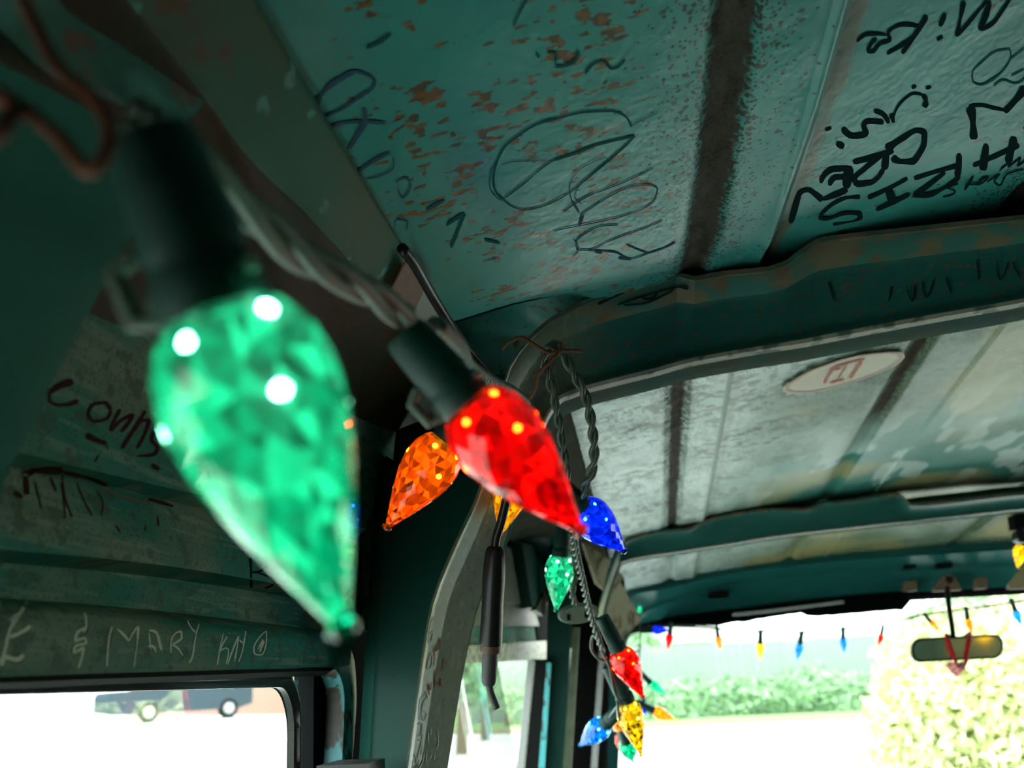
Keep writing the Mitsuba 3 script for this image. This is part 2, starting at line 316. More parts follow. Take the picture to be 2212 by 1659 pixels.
# ------------------------------------------------------------------ roof bows
def hoop(st_top, st_low, lip, key, label, mats, mirror=True, n=90, back=.055, dish=.012, rim=True):
    """st_*: 3D stations of the rear top edge and of the lower lip, left to right."""
    A, B = np.array(st_top), np.array(st_low)
    c = .62
    def full(P):
        if not mirror: return P
        P = P[P[:, 0] < c - .02] ; Q = P[::-1].copy(); Q[:, 0] = 2 * c - Q[:, 0]; return np.vstack([P, Q])
    A, B = full(A), full(B)
    def res(P, Q):
        t = np.r_[0, np.cumsum(.5 * np.linalg.norm(np.diff(P, axis=0), axis=1) + .5 * np.linalg.norm(np.diff(Q, axis=0), axis=1))]; t /= t[-1]
        u = np.unique(np.r_[np.linspace(0, 1, n), t]); return PchipInterpolator(t, P)(u), PchipInterpolator(t, Q)(u)
    a, b = res(A, B)
    away = np.array([0, dish, dish * .35])
    out_ = np.clip((np.minimum(b[:, 0], 1.24 - b[:, 0]) + .13) / .06, .04, 1)[:, None]      # dish, flange and bright lip end where the bow turns down into the pillar
    prof = ((.0, 0), (.10, -.22), (.24, -.2), (.30, -.05), (.36, .7), (.55, 1), (.75, .95), (.90, .55), (.95, .0), (1, 0)) if rim == 2 else ((.0, 0), (.06, .05), (.16, .75), (.4, 1), (.68, .95), (.88, .5), (.95, .0), (1, 0))
    rows = [a + (b - a) * t + away * h * out_ for t, h in prof]
    if rim == 2:
        put(key + '__ledge', solid(grid([r + [0, -.0004, 0] for r in rows[:4]]), .001), 'ledge_paint', smooth=50)
    fl = b + np.array([0, lip, -.001]) * out_; bk = fl + np.array([0, .004, back])
    put(key + '__under_flange', solid(grid([b + [0, .0005, -.0012], (b + fl) / 2 - [0, 0, .0012], fl - [0, 0, .001], fl + [0, .002, .004]]), .001), 'flange_paint', smooth=30)
    m = grid(rows + [fl, bk])
    put(key + '__face', solid(m, .0015), mats[0], smooth=40)
    if rim:
        # the folded rear edge: a thin return flange
        e = grid([a + np.array([0, .012, .006]), a + np.array([0, -.0012, .0012]), a + np.array([0, -.0012, -.0025]), a + (b - a) * .07 + np.array([0, -.0006, 0])])
        put(key + '__edge_flange', solid(e, .0012), mats[1], smooth=30)
        kk = out_[:, 0] > .9; a, b = a[kk], b[kk]
        e = grid([b + (a - b) * .03 + np.array([0, -.0008, 0]), b + np.array([0, -.002, -.0016]), b + np.array([0, .006, -.0028])])
        put(key + '__lip', solid(e, .001), mats[2], smooth=30)
    tag(key, label, kind='structure')
    return a, b
Y1, Y1L = .72, .79
top1 = [(860, 1800, .75), (880, 1659, .75), (910, 1450, .75), (936, 1300, .75), (985, 1175, .75), (1040, 1050, .745), (1083, 850, .73), (1104, 785, .722), (1140, 735, .72), (1180, 697, .72), (1240, 663, .72), (1330, 628, .72), (1420, 606, .72), (1460, 592, .72),
        (1500, 601, .72), (1560, 590, .72), (1660, 580, .72), (1700, 566, .72), (1745, 532, .72), (1775, 516, .72), (1990, 492, .72), (2212, 468, .72)]
low1 = [(943, 1800, .91), (966, 1659, .905), (1000, 1450, .90), (1040, 1285, .89), (1070, 1230, .88), (1125, 1060, .85), (1160, 960, .81), (1175, 915, .797), (1190, 885, .79), (1210, 860, .79), (1255, 842, .79), (1330, 822, .79), (1420, 800, .79), (1460, 788, .79),
        (1500, 778, .79), (1560, 767, .79), (1660, 750, .79), (1700, 744, .79), (1745, 737, .79), (1775, 731, .79), (1990, 690, .79), (2212, 650, .79)]
t3 = [atY(*p) for p in top1] + [np.array([.38, .72, .316]), np.array([.50, .72, .323])]
l3 = [atY(*p) for p in low1] + [np.array([.38, .79, .272]), np.array([.50, .79, .280])]
hoop(t3, l3, .048, 'roof_bow', 'nearest roof bow, dark teal pressed steel running down into the tan pillar', ('bow_paint', 'rim_rust', 'lip_highlight'), n=160, rim=2, dish=.016)

Y2 = 1.62
top2 = [(1290, 1330), (1320, 1230), (1338, 1190), (1351, 1169), (1438, 1148), (1490, 1143), (1512, 1130), (1540, 1120), (1657, 1102), (1749, 1100), (1775, 1088), (1813, 1085), (1941, 1067), (1970, 1090), (2005, 1088), (2110, 1077), (2212, 1066)]
low2 = [(1300, 1350), (1322, 1260), (1334, 1228), (1340, 1214), (1474, 1189), (1510, 1183), (1530, 1180), (1560, 1176), (1657, 1160), (1749, 1148), (1785, 1144), (1813, 1141), (1941, 1127), (1975, 1124), (2005, 1120), (2110, 1109), (2212, 1098)]
t3 = [atY(x, y, Y2) for x, y in top2]; l3 = [atY(x, y, Y2 + .05) for x, y in low2]
hoop(t3, l3, .03, 'roof_bow_001', 'second roof bow, dark teal and notched, farther forward above the cab', ('bow_front', 'rim_rust', 'rim_rust'), n=120, dish=.006, back=.04)

# windscreen header: two steps
h_top = [(1334, 1352), (1345, 1318), (1369, 1285), (1429, 1274), (1543, 1247), (1657, 1228), (1749, 1219), (1886, 1206), (2115, 1187), (2212, 1180)]
h_mid = [(1344, 1354), (1370, 1335), (1401, 1315), (1474, 1290), (1612, 1262), (1700, 1252), (1795, 1243), (1900, 1237), (2115, 1224), (2212, 1217)]
h_low = [(1352, 1357), (1380, 1352), (1401, 1347), (1474, 1335), (1612, 1318), (1700, 1307), (1795, 1297), (1900, 1287), (2115, 1268), (2212, 1260)]
def mirr(P):
    P = np.array(P); P = P[P[:, 0] < .6]; Q = P[::-1].copy(); Q[:, 0] = 1.24 - Q[:, 0]; return np.vstack([P, Q])
r0 = mirr([atY(x, y, 2.16) for x, y in h_top]); r1 = mirr([atY(x, y, 2.22) for x, y in h_mid]); r2 = mirr([atY(x, y, 2.25) for x, y in h_low])
r0, r1, r2 = (resample(r, 90) for r in (r0, r1, r2))
hd = grid([r0 + [0, .03, .05], r0 + [0, .008, .008], r0, r0 * .6 + r1 * .4, r1 + [0, -.006, .003], r1 + [0, -.006, -.003], r1 * .5 + r2 * .5 + [0, .002, 0], r2 + [0, 0, .003], r2, r2 + [0, .06, -.004], r2 + [0, .062, .02]])
put('windshield_header__face', solid(hd, .0015), 'header_paint', smooth=35)
put('windshield_header__rubber_edge', solid(grid([r2 + [0, -.002, .003], r2 + [0, -.004, -.006], r2 + [0, .004, -.013], r2 + [0, .02, -.012]]), .001), 'rubber_matt', smooth=40)
tag('windshield_header', 'stepped teal sheet metal header over the windshield', kind='structure')

# ------------------------------------------------------------------ roof rail beam on the left
e1 = np.array([[-.12, .02, .235], [-.12, .30, .235], [-.12, .42, .236], [-.12, .535, .237]])
e2 = np.array([[-.142, .02, .19], *[atX(x, y, -.14) for x, y in ((440, 210), (520, 320), (660, 460), (800, 620))]])
far1, far2 = atX(1088, 835, -.10), atX(1000, 860, -.128)
e3 = np.array([atX(40, 605, -.2), atX(200, 680, -.2), atX(470, 775, -.197), atX(700, 868, -.195), atY(858, 932, .80)])
e1b = np.array([[-.12, .535, .237], atX(960, 670, -.118), atX(1050, 800, -.112), atX(1085, 845, -.108)])
e2b = np.array([atX(800, 620, -.14), atX(840, 668, -.14), atX(930, 785, -.137), atX(985, 880, -.132)])
n = 60
E1, E2, E3 = resample(e1, n), resample(e2, n), resample(e3, n)
put('roof_rail__side_face', solid(grid([E1 + [-.004, 0, .012], E1, E1 * .9 + E2 * .1 + [.0015, 0, 0], E1 * .5 + E2 * .5 + [.001, 0, 0], E1 * .1 + E2 * .9 + [.0015, 0, 0], E2]), .0015), 'tan_paint', smooth=40)
E2c = resample(np.vstack([e2[:-1], e2b]), 70); E3c = resample(np.vstack([e3, atX(1000, 890, -.16)]), 70)
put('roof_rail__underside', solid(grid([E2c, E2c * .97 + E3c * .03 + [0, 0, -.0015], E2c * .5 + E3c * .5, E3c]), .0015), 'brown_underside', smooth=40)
E1b, E2b = resample(e1b, 40), resample(e2b, 40)
put('roof_rail__end_face', solid(grid([E1b, E1b * .5 + E2b * .5 + [.001, 0, 0], E2b]), .0015), 'tan_clean', smooth=40)
pt = prism([atX(876, 556, -.1185), atX(918, 617, -.1175), atX(892, 668, -.129), atX(837, 640, -.134)], [.0012, 0, 0])
put('roof_rail__rust_patch', pt, 'rust_red')
tag('roof_rail', 'tan painted box rail along the left edge of the roof, brown underneath', kind='structure')
tag('roof_rail__rust_patch', 'bare rust coloured joint patch')

# ------------------------------------------------------------------ left wall between the rear pillar and the middle pillar
def rowX(pts, X):
    X = np.broadcast_to(X, (len(pts),)); return np.array([atX(x, y, xx) for (x, y), xx in zip(pts, X)])
W_ = [  # (pixel row from rear to front, x of the panel there)
    ([(-160, 530), (0, 590), (200, 678), (470, 775), (700, 868), (862, 936)], (-.2, -.2, -.2, -.197, -.195, -.191)),
    ([(-160, 700), (0, 740), (200, 790), (470, 868), (700, 950), (850, 1000)], (-.207, -.207, -.207, -.205, -.203, -.199)),
    ([(-160, 920), (0, 952), (200, 1000), (400, 1048), (700, 1110), (792, 1130)], (-.215,) * 5 + (-.210,)),
    ([(-160, 935), (0, 968), (200, 1016), (400, 1062), (700, 1124), (790, 1142)], (-.2165,) * 5 + (-.212,)),
    ([(-160, 968), (0, 1000), (200, 1040), (400, 1090), (700, 1146), (772, 1160)], (-.229,) * 5 + (-.225,)),
    ([(-160, 985), (0, 1015), (200, 1056), (400, 1108), (700, 1165), (770, 1178)], (-.2265,) * 5 + (-.222,)),
    ([(-160, 1080), (0, 1105), (200, 1135), (400, 1165), (700, 1215), (768, 1228)], (-.2215,) * 5 + (-.217,)),
    ([(-160, 1140), (0, 1160), (200, 1180), (400, 1205), (640, 1250), (766, 1278)], (-.2195,) * 5 + (-.215,)),
    ([(-160, 1165), (0, 1186), (200, 1204), (400, 1228), (640, 1270), (766, 1295)], (-.2205,) * 5 + (-.217,)),
    ([(-160, 1200), (0, 1215), (200, 1232), (400, 1255), (640, 1293), (766, 1314)], (-.244,) * 5 + (-.238,)),
    ([(-160, 1282), (0, 1292), (200, 1306), (400, 1326), (640, 1355), (766, 1374)], (-.2455,) * 5 + (-.240,)),
    ([(-160, 1296), (0, 1305), (200, 1318), (400, 1337), (640, 1364), (764, 1384)], (-.229,) * 5 + (-.229,)),
    ([(-160, 1335), (0, 1340), (200, 1349), (400, 1364), (640, 1386), (760, 1400)], (-.2235,) * 5 + (-.226,)),
    ([(-160, 1420), (0, 1420), (200, 1418), (400, 1422), (640, 1428), (756, 1436)], (-.2235,) * 5 + (-.227,)),
    ([(-160, 1478), (0, 1474), (200, 1466), (400, 1458), (600, 1450), (716, 1448)], (-.227,) * 5 + (-.229,)),
    ([(-160, 1488), (0, 1484), (200, 1476), (400, 1467), (600, 1458), (712, 1455)], (-.242,) * 5 + (-.243,)),
]
rows = [resample(rowX(p, x), 80) for p, x in W_]
side = grid(rows)
put('wall_left__side_panel', solid(side, .0015), 'side_paint', smooth=40)
tag('wall_left', 'scratched teal and grey side wall above the left rear window', kind='structure')
# the header turns down into the window post
post_out = [(756, 1400), (766, 1430), (770, 1500), (766, 1580), (760, 1659), (750, 1800)]
post_in = [(712, 1440), (735, 1462), (744, 1510), (742, 1580), (738, 1659), (728, 1800)]
po, pi_ = resample(rowX(post_out, -.228), 30), resample(rowX(post_in, -.231), 30)
put('wall_left__window_post', solid(grid([po + [-.02, .004, 0], po, po * .5 + pi_ * .5 + [.002, 0, 0], pi_, pi_ + [-.014, 0, 0]]), .0015), 'cyan_edge', smooth=40)
# fillers behind, so that no daylight leaks past the post
put('wall_left__filler', cat_meshes([box([-.262, .765, -.75], [-.247, .92, .22])]), 'black_fabric')
# lower wall below the windows, and the wall behind the camera, its window closed to darken the inside
put('wall_left__lower_panel', cat_meshes([box([-.262, -1.2, -1.0], [-.25, 2.2, -.36]), box([-.262, -1.2, .018], [-.25, .95, .30]), box([-.262, -1.2, -.4], [-.25, .03, .0]), box([-.262, -1.2, -.4], [-.25, -1.12, 0])]), 'dark_teal')

# window in the left wall
def rrect(y0, y1, z0, z1, r, X, k=10):
    c = [(y1 - r, z1 - r, 0), (y0 + r, z1 - r, 90), (y0 + r, z0 + r, 180), (y1 - r, z0 + r, 270)]; out = []
    for cy, cz, a0 in c:
        for a in np.radians(np.linspace(a0, a0 + 90, k)): out.append([X, cy + r * math.cos(a), cz + r * math.sin(a)])
    return np.array(out + [out[0]])
gz = atX(300, 1484, -.247)[2]
wy1 = atX(640, 1560, -.241)[1]
def ring(path, w, h, X):
    """A rubber section (w towards the opening, h into the room) along a closed path in the wall's plane."""
    c = path[:-1].mean(0); out = []
    for a, b in ((0, 0), (0, 1), (.25, 1.25), (.6, 1.2), (1, .7), (1, 0)):
        d = c - path; d /= np.linalg.norm(d, axis=1, keepdims=True)
        s = path.copy(); q = np.stack([0 * s[:, 0], np.sign(d[:, 1]) * np.minimum(np.abs(d[:, 1]) * 1.4, 1), np.sign(d[:, 2]) * np.minimum(np.abs(d[:, 2]) * 1.8, 1)], 1)
        out.append(s + q * w * a + np.array([h * b, 0, 0]))
    return grid(out)
tg = [resample(rowX(p, x), 60) for p, x in (([(-160, 1464), (0, 1462), (200, 1455), (400, 1449), (600, 1443), (722, 1442)], -.2262), ([(-160, 1478), (0, 1475), (200, 1467), (400, 1460), (600, 1452), (716, 1449)], -.2258), ([(-160, 1492), (0, 1489), (200, 1480), (400, 1472), (600, 1463), (700, 1460)], -.233))]
put('window_1__top_strip', solid(grid(tg), .0012), 'strip_black', smooth=40)
path = rrect(.03, wy1 + .009, -.40, gz + .006, .03, -.247)
put('window_1__gasket', ring(path, .008, .006, 0), 'gasket', smooth=35)
path2 = rrect(.01, wy1 + .022, -.42, gz + .012, .035, -.25)
put('window_1__black_channel', ring(path2, .014, .003, 0), 'black_fabric', smooth=35)
v = [[-.250, .03, -.40], [-.250, wy1 + .03, -.40], [-.250, wy1 + .03, gz + .006], [-.250, .03, gz + .006]]
put('window_1__pane', (v, [[0, 1, 2, 3]]), 'pane_glass')
v = [[-.250, -1.12, -.40], [-.250, -.12, -.40], [-.250, -.12, 0], [-.250, -1.12, 0]]
tag('window_1', 'left rear side window with rounded corner and black rubber gasket', kind='structure')

# ------------------------------------------------------------------ rear pillar and bow beside the camera
pe = [(20, 1010), (48, 955), (120, 810), (200, 660), (290, 500), (350, 400), (385, 345)]
fe = resample([atY(x, y, .275) for x, y in pe], 30)
be = fe + np.array([-.10, -.22, .01]) ; ce = fe + np.array([-.045, -.10, .004])
put('rear_pillar__flap', solid(grid([fe + [-.006, .004, 0], fe, fe * .9 + ce * .1 + [.0015, 0, 0], ce, be]), .0015), 'flap_paint', smooth=40)
lo = [(20, 1010), (10, 1040), (-10, 1100), (-60, 1300), (-120, 1659)]
l0 = resample([atY(x, y, .275) for x, y in lo], 20)
put('rear_pillar__post', solid(grid([l0, l0 + [-.045, -.10, 0], l0 + [-.1, -.22, 0]]), .0015), 'flap_paint', smooth=40)
# corner gusset above it
g0 = [atX(560, -60, -.121), atX(552, 0, -.122), atX(480, 140, -.134), atX(441, 208, -.1405), atX(400, 262, -.1405), atX(345, 280, -.141)]
g1 = [atX(300, -200, -.14), atX(230, -100, -.145), atX(200, 20, -.15), atX(215, 130, -.15), atX(240, 190, -.15), atX(255, 225, -.15)]
g2 = [atX(-100, -300, -.15), atX(-100, -200, -.152), atX(-60, -60, -.155), atX(-20, 40, -.155), atX(60, 120, -.155), atX(120, 170, -.155)]
put('rear_pillar__gusset', solid(grid([resample(g, 24) for g in (g0, g1, g2)]), .0015), 'flap_worn', smooth=60)
tag('rear_pillar', 'nearest pillar and corner gusset, dull grey green, out of focus at the left edge', kind='structure')

# ------------------------------------------------------------------ middle pillar: its face towards the rear
c0 = [(835, 985), (815, 1035), (806, 1100), (796, 1300), (783, 1500), (774, 1659), (764, 1800)]
c1 = [(856, 1000), (842, 1060), (832, 1120), (820, 1300), (806, 1500), (797, 1659), (788, 1800)]
c2 = [(1048, 1030), (1010, 1120), (985, 1175), (936, 1300), (902, 1500), (880, 1659), (860, 1800)]
C0, C1, C2 = (resample([atY(x, y, yy) for x, y in c], 40) for c, yy in ((c0, .79), (c1, .775), (c2, .752)))
put('middle_pillar__rear_face', solid(grid([C0 + [-.004, .03, 0], C0, C0 * .5 + C1 * .5 + [0, .001, 0], C1, C1 * .9 + C2 * .1 + [0, .003, 0], C1 * .5 + C2 * .5 + [0, .004, 0], C2]), .0015), 'dark_teal', smooth=40)
# corner web between pillar, rail and bow
wb = prism([atY(858, 932, .80), atY(985, 878, .79), atY(1090, 850, .78), atY(1050, 1040, .78), atY(842, 1030, .79)], [0, .004, 0])
put('middle_pillar__corner_web', wb, 'web_tan')
latch = cat_meshes([box(*sorted_box) for sorted_box in [(atY(722, 1680, .70) + [-.012, 0, -.02], atY(790, 1650, .70) + [0, .05, 0])]])
put('middle_pillar__latch_box', latch, 'grey_rubber')
tag('middle_pillar', 'dark teal pillar behind the front door with scratched writing', kind='structure')

# ------------------------------------------------------------------ front door, door frame and front corner on the left
XD = -.222
def pl(pts, X, t, key, mat):
    put(key, prism([atX(x, y, X) for x, y in pts], [t, 0, 0]), mat)
pl([(985, 1396), (1180, 1384), (1186, 1424), (985, 1434)], XD, -.02, 'door_1__top_rail', 'pale_bar')
pl([(985, 1344), (1170, 1350), (1180, 1388), (985, 1402)], XD - .012, -.02, 'door_1__gap', 'dark_olive')
pl([(1000, 1292), (1150, 1300), (1165, 1352), (985, 1352)], XD + .004, -.02, 'door_frame__lower_panel', 'grey_tan')
pl([(1040, 1150), (1130, 1200), (1134, 1305), (1000, 1295)], XD + .012, -.02, 'door_frame__upper_panel', 'grey_tan')
yy = np.linspace(.84, 2.2, 30); o_ = np.ones(30)
low_ = resample(np.array([atX(965, 1205, -.197), atX(1040, 1180, -.197), atX(1100, 1168, -.197), atX(1180, 1156, -.197), atX(1235, 1146, -.19)]), 30, False)
put('door_frame__cant_rail', solid(grid([np.stack([-.058 * o_, yy, zroof(-.058 * o_, yy) + .006], 1), np.stack([-.060 * o_, yy, zroof(-.060 * o_, yy) - .012], 1), .5 * np.stack([-.09 * o_, yy, zroof(-.06 * o_, yy) - .02], 1) + .5 * low_, low_, low_ + [-.02, 0, .01]]), .0015), 'cant_brown', smooth=30)
pl([(1128, 1172), (1196, 1190), (1204, 1310), (1150, 1312)], XD + .03, -.02, 'door_frame__dark_bracket', 'dark_teal')
pl([(1176, 1278), (1192, 1290), (1174, 1330), (1158, 1318)], XD + .034, -.01, 'door_frame__tan_clip', 'grey_tan')
pl([(1150, 1300), (1200, 1310), (1206, 1480), (1178, 1480)], XD - .004, -.02, 'door_frame__inner_edge', 'black_fabric')
tag('door_frame', 'layered grey and tan frame panels over the left front door', kind='structure')
# door glass
zt, zb = atX(1080, 1430, -.236)[2], -.40
put('door_1__pane', ([[-.24, .93, zb], [-.24, 2.2, zb], [-.24, 2.2, zt + .01], [-.24, .93, zt + .01]], [[0, 1, 2, 3]]), 'pane_glass')
def bar(x0, x1, x0b, x1b, Y, t, key, mat, y0=1405, y1=1750):
    put(key, prism([atY(x0, y0, Y), atY(x1, y0, Y), atY(x1b, y1, Y), atY(x0b, y1, Y)], [0, t, 0]), mat)
bar(1140, 1153, 1106, 1122, 1.60, .02, 'door_1__reflected_frame', 'chrome_dull', 1428)  # solid bar stands in for the vent frame reflected in the glass
bar(1152, 1184, 1120, 1160, 1.86, .02, 'door_1__black_seal', 'rubber_matt', 1424)
bar(1181, 1190, 1156, 1171, 1.84, .01, 'door_1__cyan_edge', 'cyan_paint', 1432)
tag('door_1', 'left front door with pale top rail and glass', kind='structure')
bar(1188, 1240, 1169, 1214, 1.88, .03, 'front_pillar__face', 'dark_teal', 1170)
bar(1237, 1251, 1210, 1228, 1.87, .02, 'front_pillar__tan_edge', 'grey_tan', 1355)
bar(1248, 1298, 1224, 1268, 1.95, .03, 'front_pillar__black_seal', 'rubber_matt', 1345)
bar(1284, 1306, 1252, 1284, 2.05, .02, 'front_pillar__chrome_strip', 'chrome_dull', 1400)
bar(1302, 1318, 1282, 1310, 2.07, .02, 'front_pillar__rubber_strip', 'gasket', 1400)
bar(1312, 1346, 1304, 1332, 2.10, .02, 'front_pillar__teal_edge', 'header_paint', 1380)
tag('front_pillar', 'front left pillar, dark teal with tan, black and chrome strips', kind='structure')
# slanted corner plates between second bow and header
pA = prism([atY(1255, 1160, 1.66), atY(1275, 1158, 1.66), atY(1345, 1245, 1.75), atY(1320, 1285, 1.75), atY(1290, 1260, 1.72)], [-.004, .012, 0])
put('corner_bracket__upper_plate', pA, 'tan_light')
pB = prism([atY(1322, 1262, 1.85), atY(1342, 1258, 1.85), atY(1382, 1335, 1.95), atY(1350, 1380, 1.95), atY(1296, 1345, 1.9)], [-.004, .012, 0])
put('corner_bracket__lower_plate', pB, 'tan_light')
pC = prism([atY(1338, 1195, 1.8), atY(1346, 1195, 1.8), atY(1322, 1278, 1.8), atY(1312, 1272, 1.8)], [0, .01, 0])
put('corner_bracket__strut', pC, 'tan_light')
pD = prism([atY(1080, 1110, 2.0), atY(1330, 1150, 2.0), atY(1350, 1260, 2.0), atY(1345, 1400, 2.0), atY(1190, 1400, 2.0), atY(1190, 1300, 2.0), atY(1080, 1300, 2.0)], [0, .01, 0])
put('corner_bracket__dark_back_plate', pD, 'black_fabric')  # plate widened to close a daylight leak beside the cant rail
tag('corner_bracket', 'slanted beige corner plates in the top left corner beside the windshield', kind='structure')
# left roof edge over the cab: closes wall to roof
put('wall_left__cab_roof_side', box([-.262, .9, .05], [-.23, 2.25, .3]), 'side_paint')

# ------------------------------------------------------------------ windshield
wtop, wbot = 2.29, 2.62
lft = atY(1338, 1500, 2.33)[0]
P = [[-.13, wtop, .10], [1.37, wtop, .10], [1.42, wbot, -.52], [-.20, wbot, -.52]]
put('window_2__pane', (P, [[0, 1, 2, 3]]), 'pane_glass')
edge = [(1372, 1352), (1350, 1392), (1341, 1440), (1334, 1520), (1328, 1600), (1322, 1700), (1310, 1900)]
ed = resample([atY(x, y, 2.31 + .0006 * max(y - 1380, 0)) for x, y in edge], 40)
put('window_2__side_gasket', solid(grid([ed + [.004, 0, 0], ed + [0, -.01, 0], ed + [-.02, -.008, 0], ed + [-.05, .0, 0]]), .004), 'dark_teal', smooth=40)
tag('window_2', 'wide windshield across the front of the truck', kind='structure')

# ------------------------------------------------------------------ the rest of the body, out of the frame
put('wall_right__body', cat_meshes([box([1.46, -1.2, -1.0], [1.475, 2.25, -.36]), box([1.46, -1.2, .03], [1.475, 2.25, .30]), box([1.46, .68, -.4], [1.475, .92, .05]), box([1.46, -1.2, -.4], [1.475, .92, .05]), box([1.46, .9, -.1], [1.475, 2.2, .05]), box([1.46, 2.1, -.4], [1.475, 2.25, .05]), box([1.46, -1.2, -.4], [1.475, -1.1, .05])]), 'dark_teal')  # unseen wall
tag('wall_right', 'right side wall of the truck with its rear window closed and front opening cut down to dim the inside', kind='structure')
put('wall_rear__body', cat_meshes([box([-.26, -1.22, -1.0], [1.475, -1.2, -.36]), box([-.26, -1.22, .03], [1.475, -1.2, .34]), box([-.26, -1.22, -.4], [-.08, -1.2, .05]), box([1.30, -1.22, -.4], [1.475, -1.2, .05]), box([-.26, -1.22, -.4], [1.475, -1.2, .05])]), 'dark_teal')  # unseen wall, left without window openings to darken the inside
tag('wall_rear', 'rear wall of the truck with its windows closed to darken the inside', kind='structure')
put('floor__deck', box([-.26, -1.2, -1.02], [1.475, 2.7, -1.0]), 'black_fabric')
put('floor__dashboard', cat_meshes([box([-.25, 2.1, -1.0], [1.47, 2.68, -.50])]), 'dark_teal')
tag('floor', 'floor of the truck and dashboard', kind='structure')
# ------------------------------------------------------------------ writing, scratches and stains: thin ribbons lying on the metal
def on_mesh(m):
    tri = m.triangles
    def hit(px, py, lift):
        d = ray(px, py); a = tri[:, 0]; e1, e2 = tri[:, 1] - a, tri[:, 2] - a
        h = np.cross(d, e2); det = (e1 * h).sum(1); ok = np.abs(det) > 1e-14; inv = 1 / np.where(ok, det, 1)
        u = -(a * h).sum(1) * inv; q = np.cross(-a, e1); v = (q @ d) * inv; t = (e2 * q).sum(1) * inv
        t = t[ok & (u >= -1e-6) & (v >= -1e-6) & (u + v <= 1 + 1e-6) & (t > 1e-4)]
        return None if not len(t) else d * t.min() * (1 - lift / max(np.linalg.norm(d * t.min()), .05))
    return hit
def zoom(x0, y0, k, strokes): return [(w / k, [(x0 + x / k, y0 + y / k) for x, y in s]) for w, s in strokes]
def ribbons(hit, strokes, lift=.0006, rough=.16, seed=3):
    g = np.random.default_rng(seed); out = []
    for w, s in strokes:
        s = np.array(s, float)
        L = np.linalg.norm(np.diff(s, axis=0), axis=1).sum(); n = max(4, int(L / 5))
        p = resample(s, n) if len(s) > 2 else resample(s, n, False)
        t = np.gradient(p, axis=0); t /= np.linalg.norm(t, axis=1, keepdims=True) + 1e-9; nn = np.stack([-t[:, 1], t[:, 0]], 1)
        hw = .5 * w * (1 + rough * np.interp(np.arange(n), np.linspace(0, n - 1, max(3, n // 4)), g.normal(0, 1, max(3, n // 4))))
        hw[0] *= .6; hw[-1] *= .6
        l = [hit(*(p[k] + nn[k] * hw[k]), lift) for k in range(n)]; r = [hit(*(p[k] - nn[k] * hw[k]), lift) for k in range(n)]
        run = []
        for a, b in zip(l + [None], r + [None]):
            if a is None or b is None:
                if len(run) > 1: out.append(grid(np.array(run)))
                run = []
            else: run.append((a, b))
    return cat_meshes(out) if out else None
def write(parent, name, hit, strokes, mat, label, **kw):
    if parent == 'roof_bow': kw.setdefault('lift', .003)
    m = ribbons(hit, strokes, **kw)
    if m is not None: tag(put(f'{parent}__{name}', m, mat), label)
A = lambda s: zoom(1650, 0, 3.3185, s)
write('ceiling', 'marker_writing', on_roof, A([(36, [(1432, 12), (1412, 120), (1382, 262)]), (30, [(1385, 258), (1480, 150), (1600, 5)]), (34, [(1622, 8), (1590, 110), (1545, 215)]), (30, [(1548, 215), (1640, 170), (1700, 90), (1765, -10)]),
      (36, [(1300, 98), (1262, 190)]), (24, [(1240, 287), (1284, 264)]), (34, [(1168, 115), (1085, 250), (990, 385)]), (24, [(1095, 250), (980, 330), (882, 388)]), (26, [(1105, 192), (1000, 178), (930, 200), (890, 240), (905, 285), (830, 315), (775, 372), (745, 368), (765, 320), (810, 280)]), (26, [(880, 255), (820, 245), (750, 245), (668, 300)])]),
      'ink_black', 'black marker name Mike written upside down')
write('ceiling', 'marker_writing', on_roof, A([(44, [(920, 1132), (990, 1162), (1060, 1162), (1110, 1110), (1150, 1020), (1152, 955), (1100, 938), (1000, 990), (880, 1075)]), (40, [(930, 1080), (860, 1105), (640, 1165)]), (52, [(880, 1090), (865, 1215)]), (34, [(850, 1110), (720, 1215), (650, 1285), (670, 1322), (760, 1312), (860, 1210)]),
      (56, [(615, 1195), (590, 1350)]), (36, [(610, 1210), (500, 1215), (440, 1250), (408, 1312)]), (34, [(590, 1270), (510, 1275), (470, 1330)]), (40, [(600, 1360), (520, 1395), (420, 1432)]), (42, [(420, 1438), (370, 1395), (315, 1362), (262, 1382), (235, 1450), (215, 1520), (190, 1600)])]),
      'ink_black', 'black marker word CREW written upside down')
write('ceiling', 'marker_writing', on_roof, A([(26, [(690, 1415), (600, 1420), (480, 1475), (400, 1560), (440, 1572), (600, 1530), (690, 1532), (690, 1565), (600, 1600), (495, 1606)]), (30, [(1030, 1280), (880, 1360), (745, 1420)]), (30, [(1045, 1392), (930, 1450), (805, 1505)]), (52, [(890, 1345), (925, 1450)]),
      (44, [(1400, 1105), (1398, 1190), (1385, 1270)]), (28, [(1390, 1190), (1260, 1225), (1078, 1282)]), (34, [(1300, 1235), (1150, 1350), (1080, 1400), (1160, 1402), (1300, 1345), (1405, 1265)]), (54, [(1595, 1035), (1570, 1222)]), (34, [(1500, 1190), (1660, 1120), (1830, 1040)]), (50, [(1795, 985), (1750, 1165)]), (40, [(1865, 930), (1960, 900), (2010, 960), (1980, 1060), (1890, 1110)])]),
      'ink_black', 'black marker name CHRIS written upside down beside the bow')
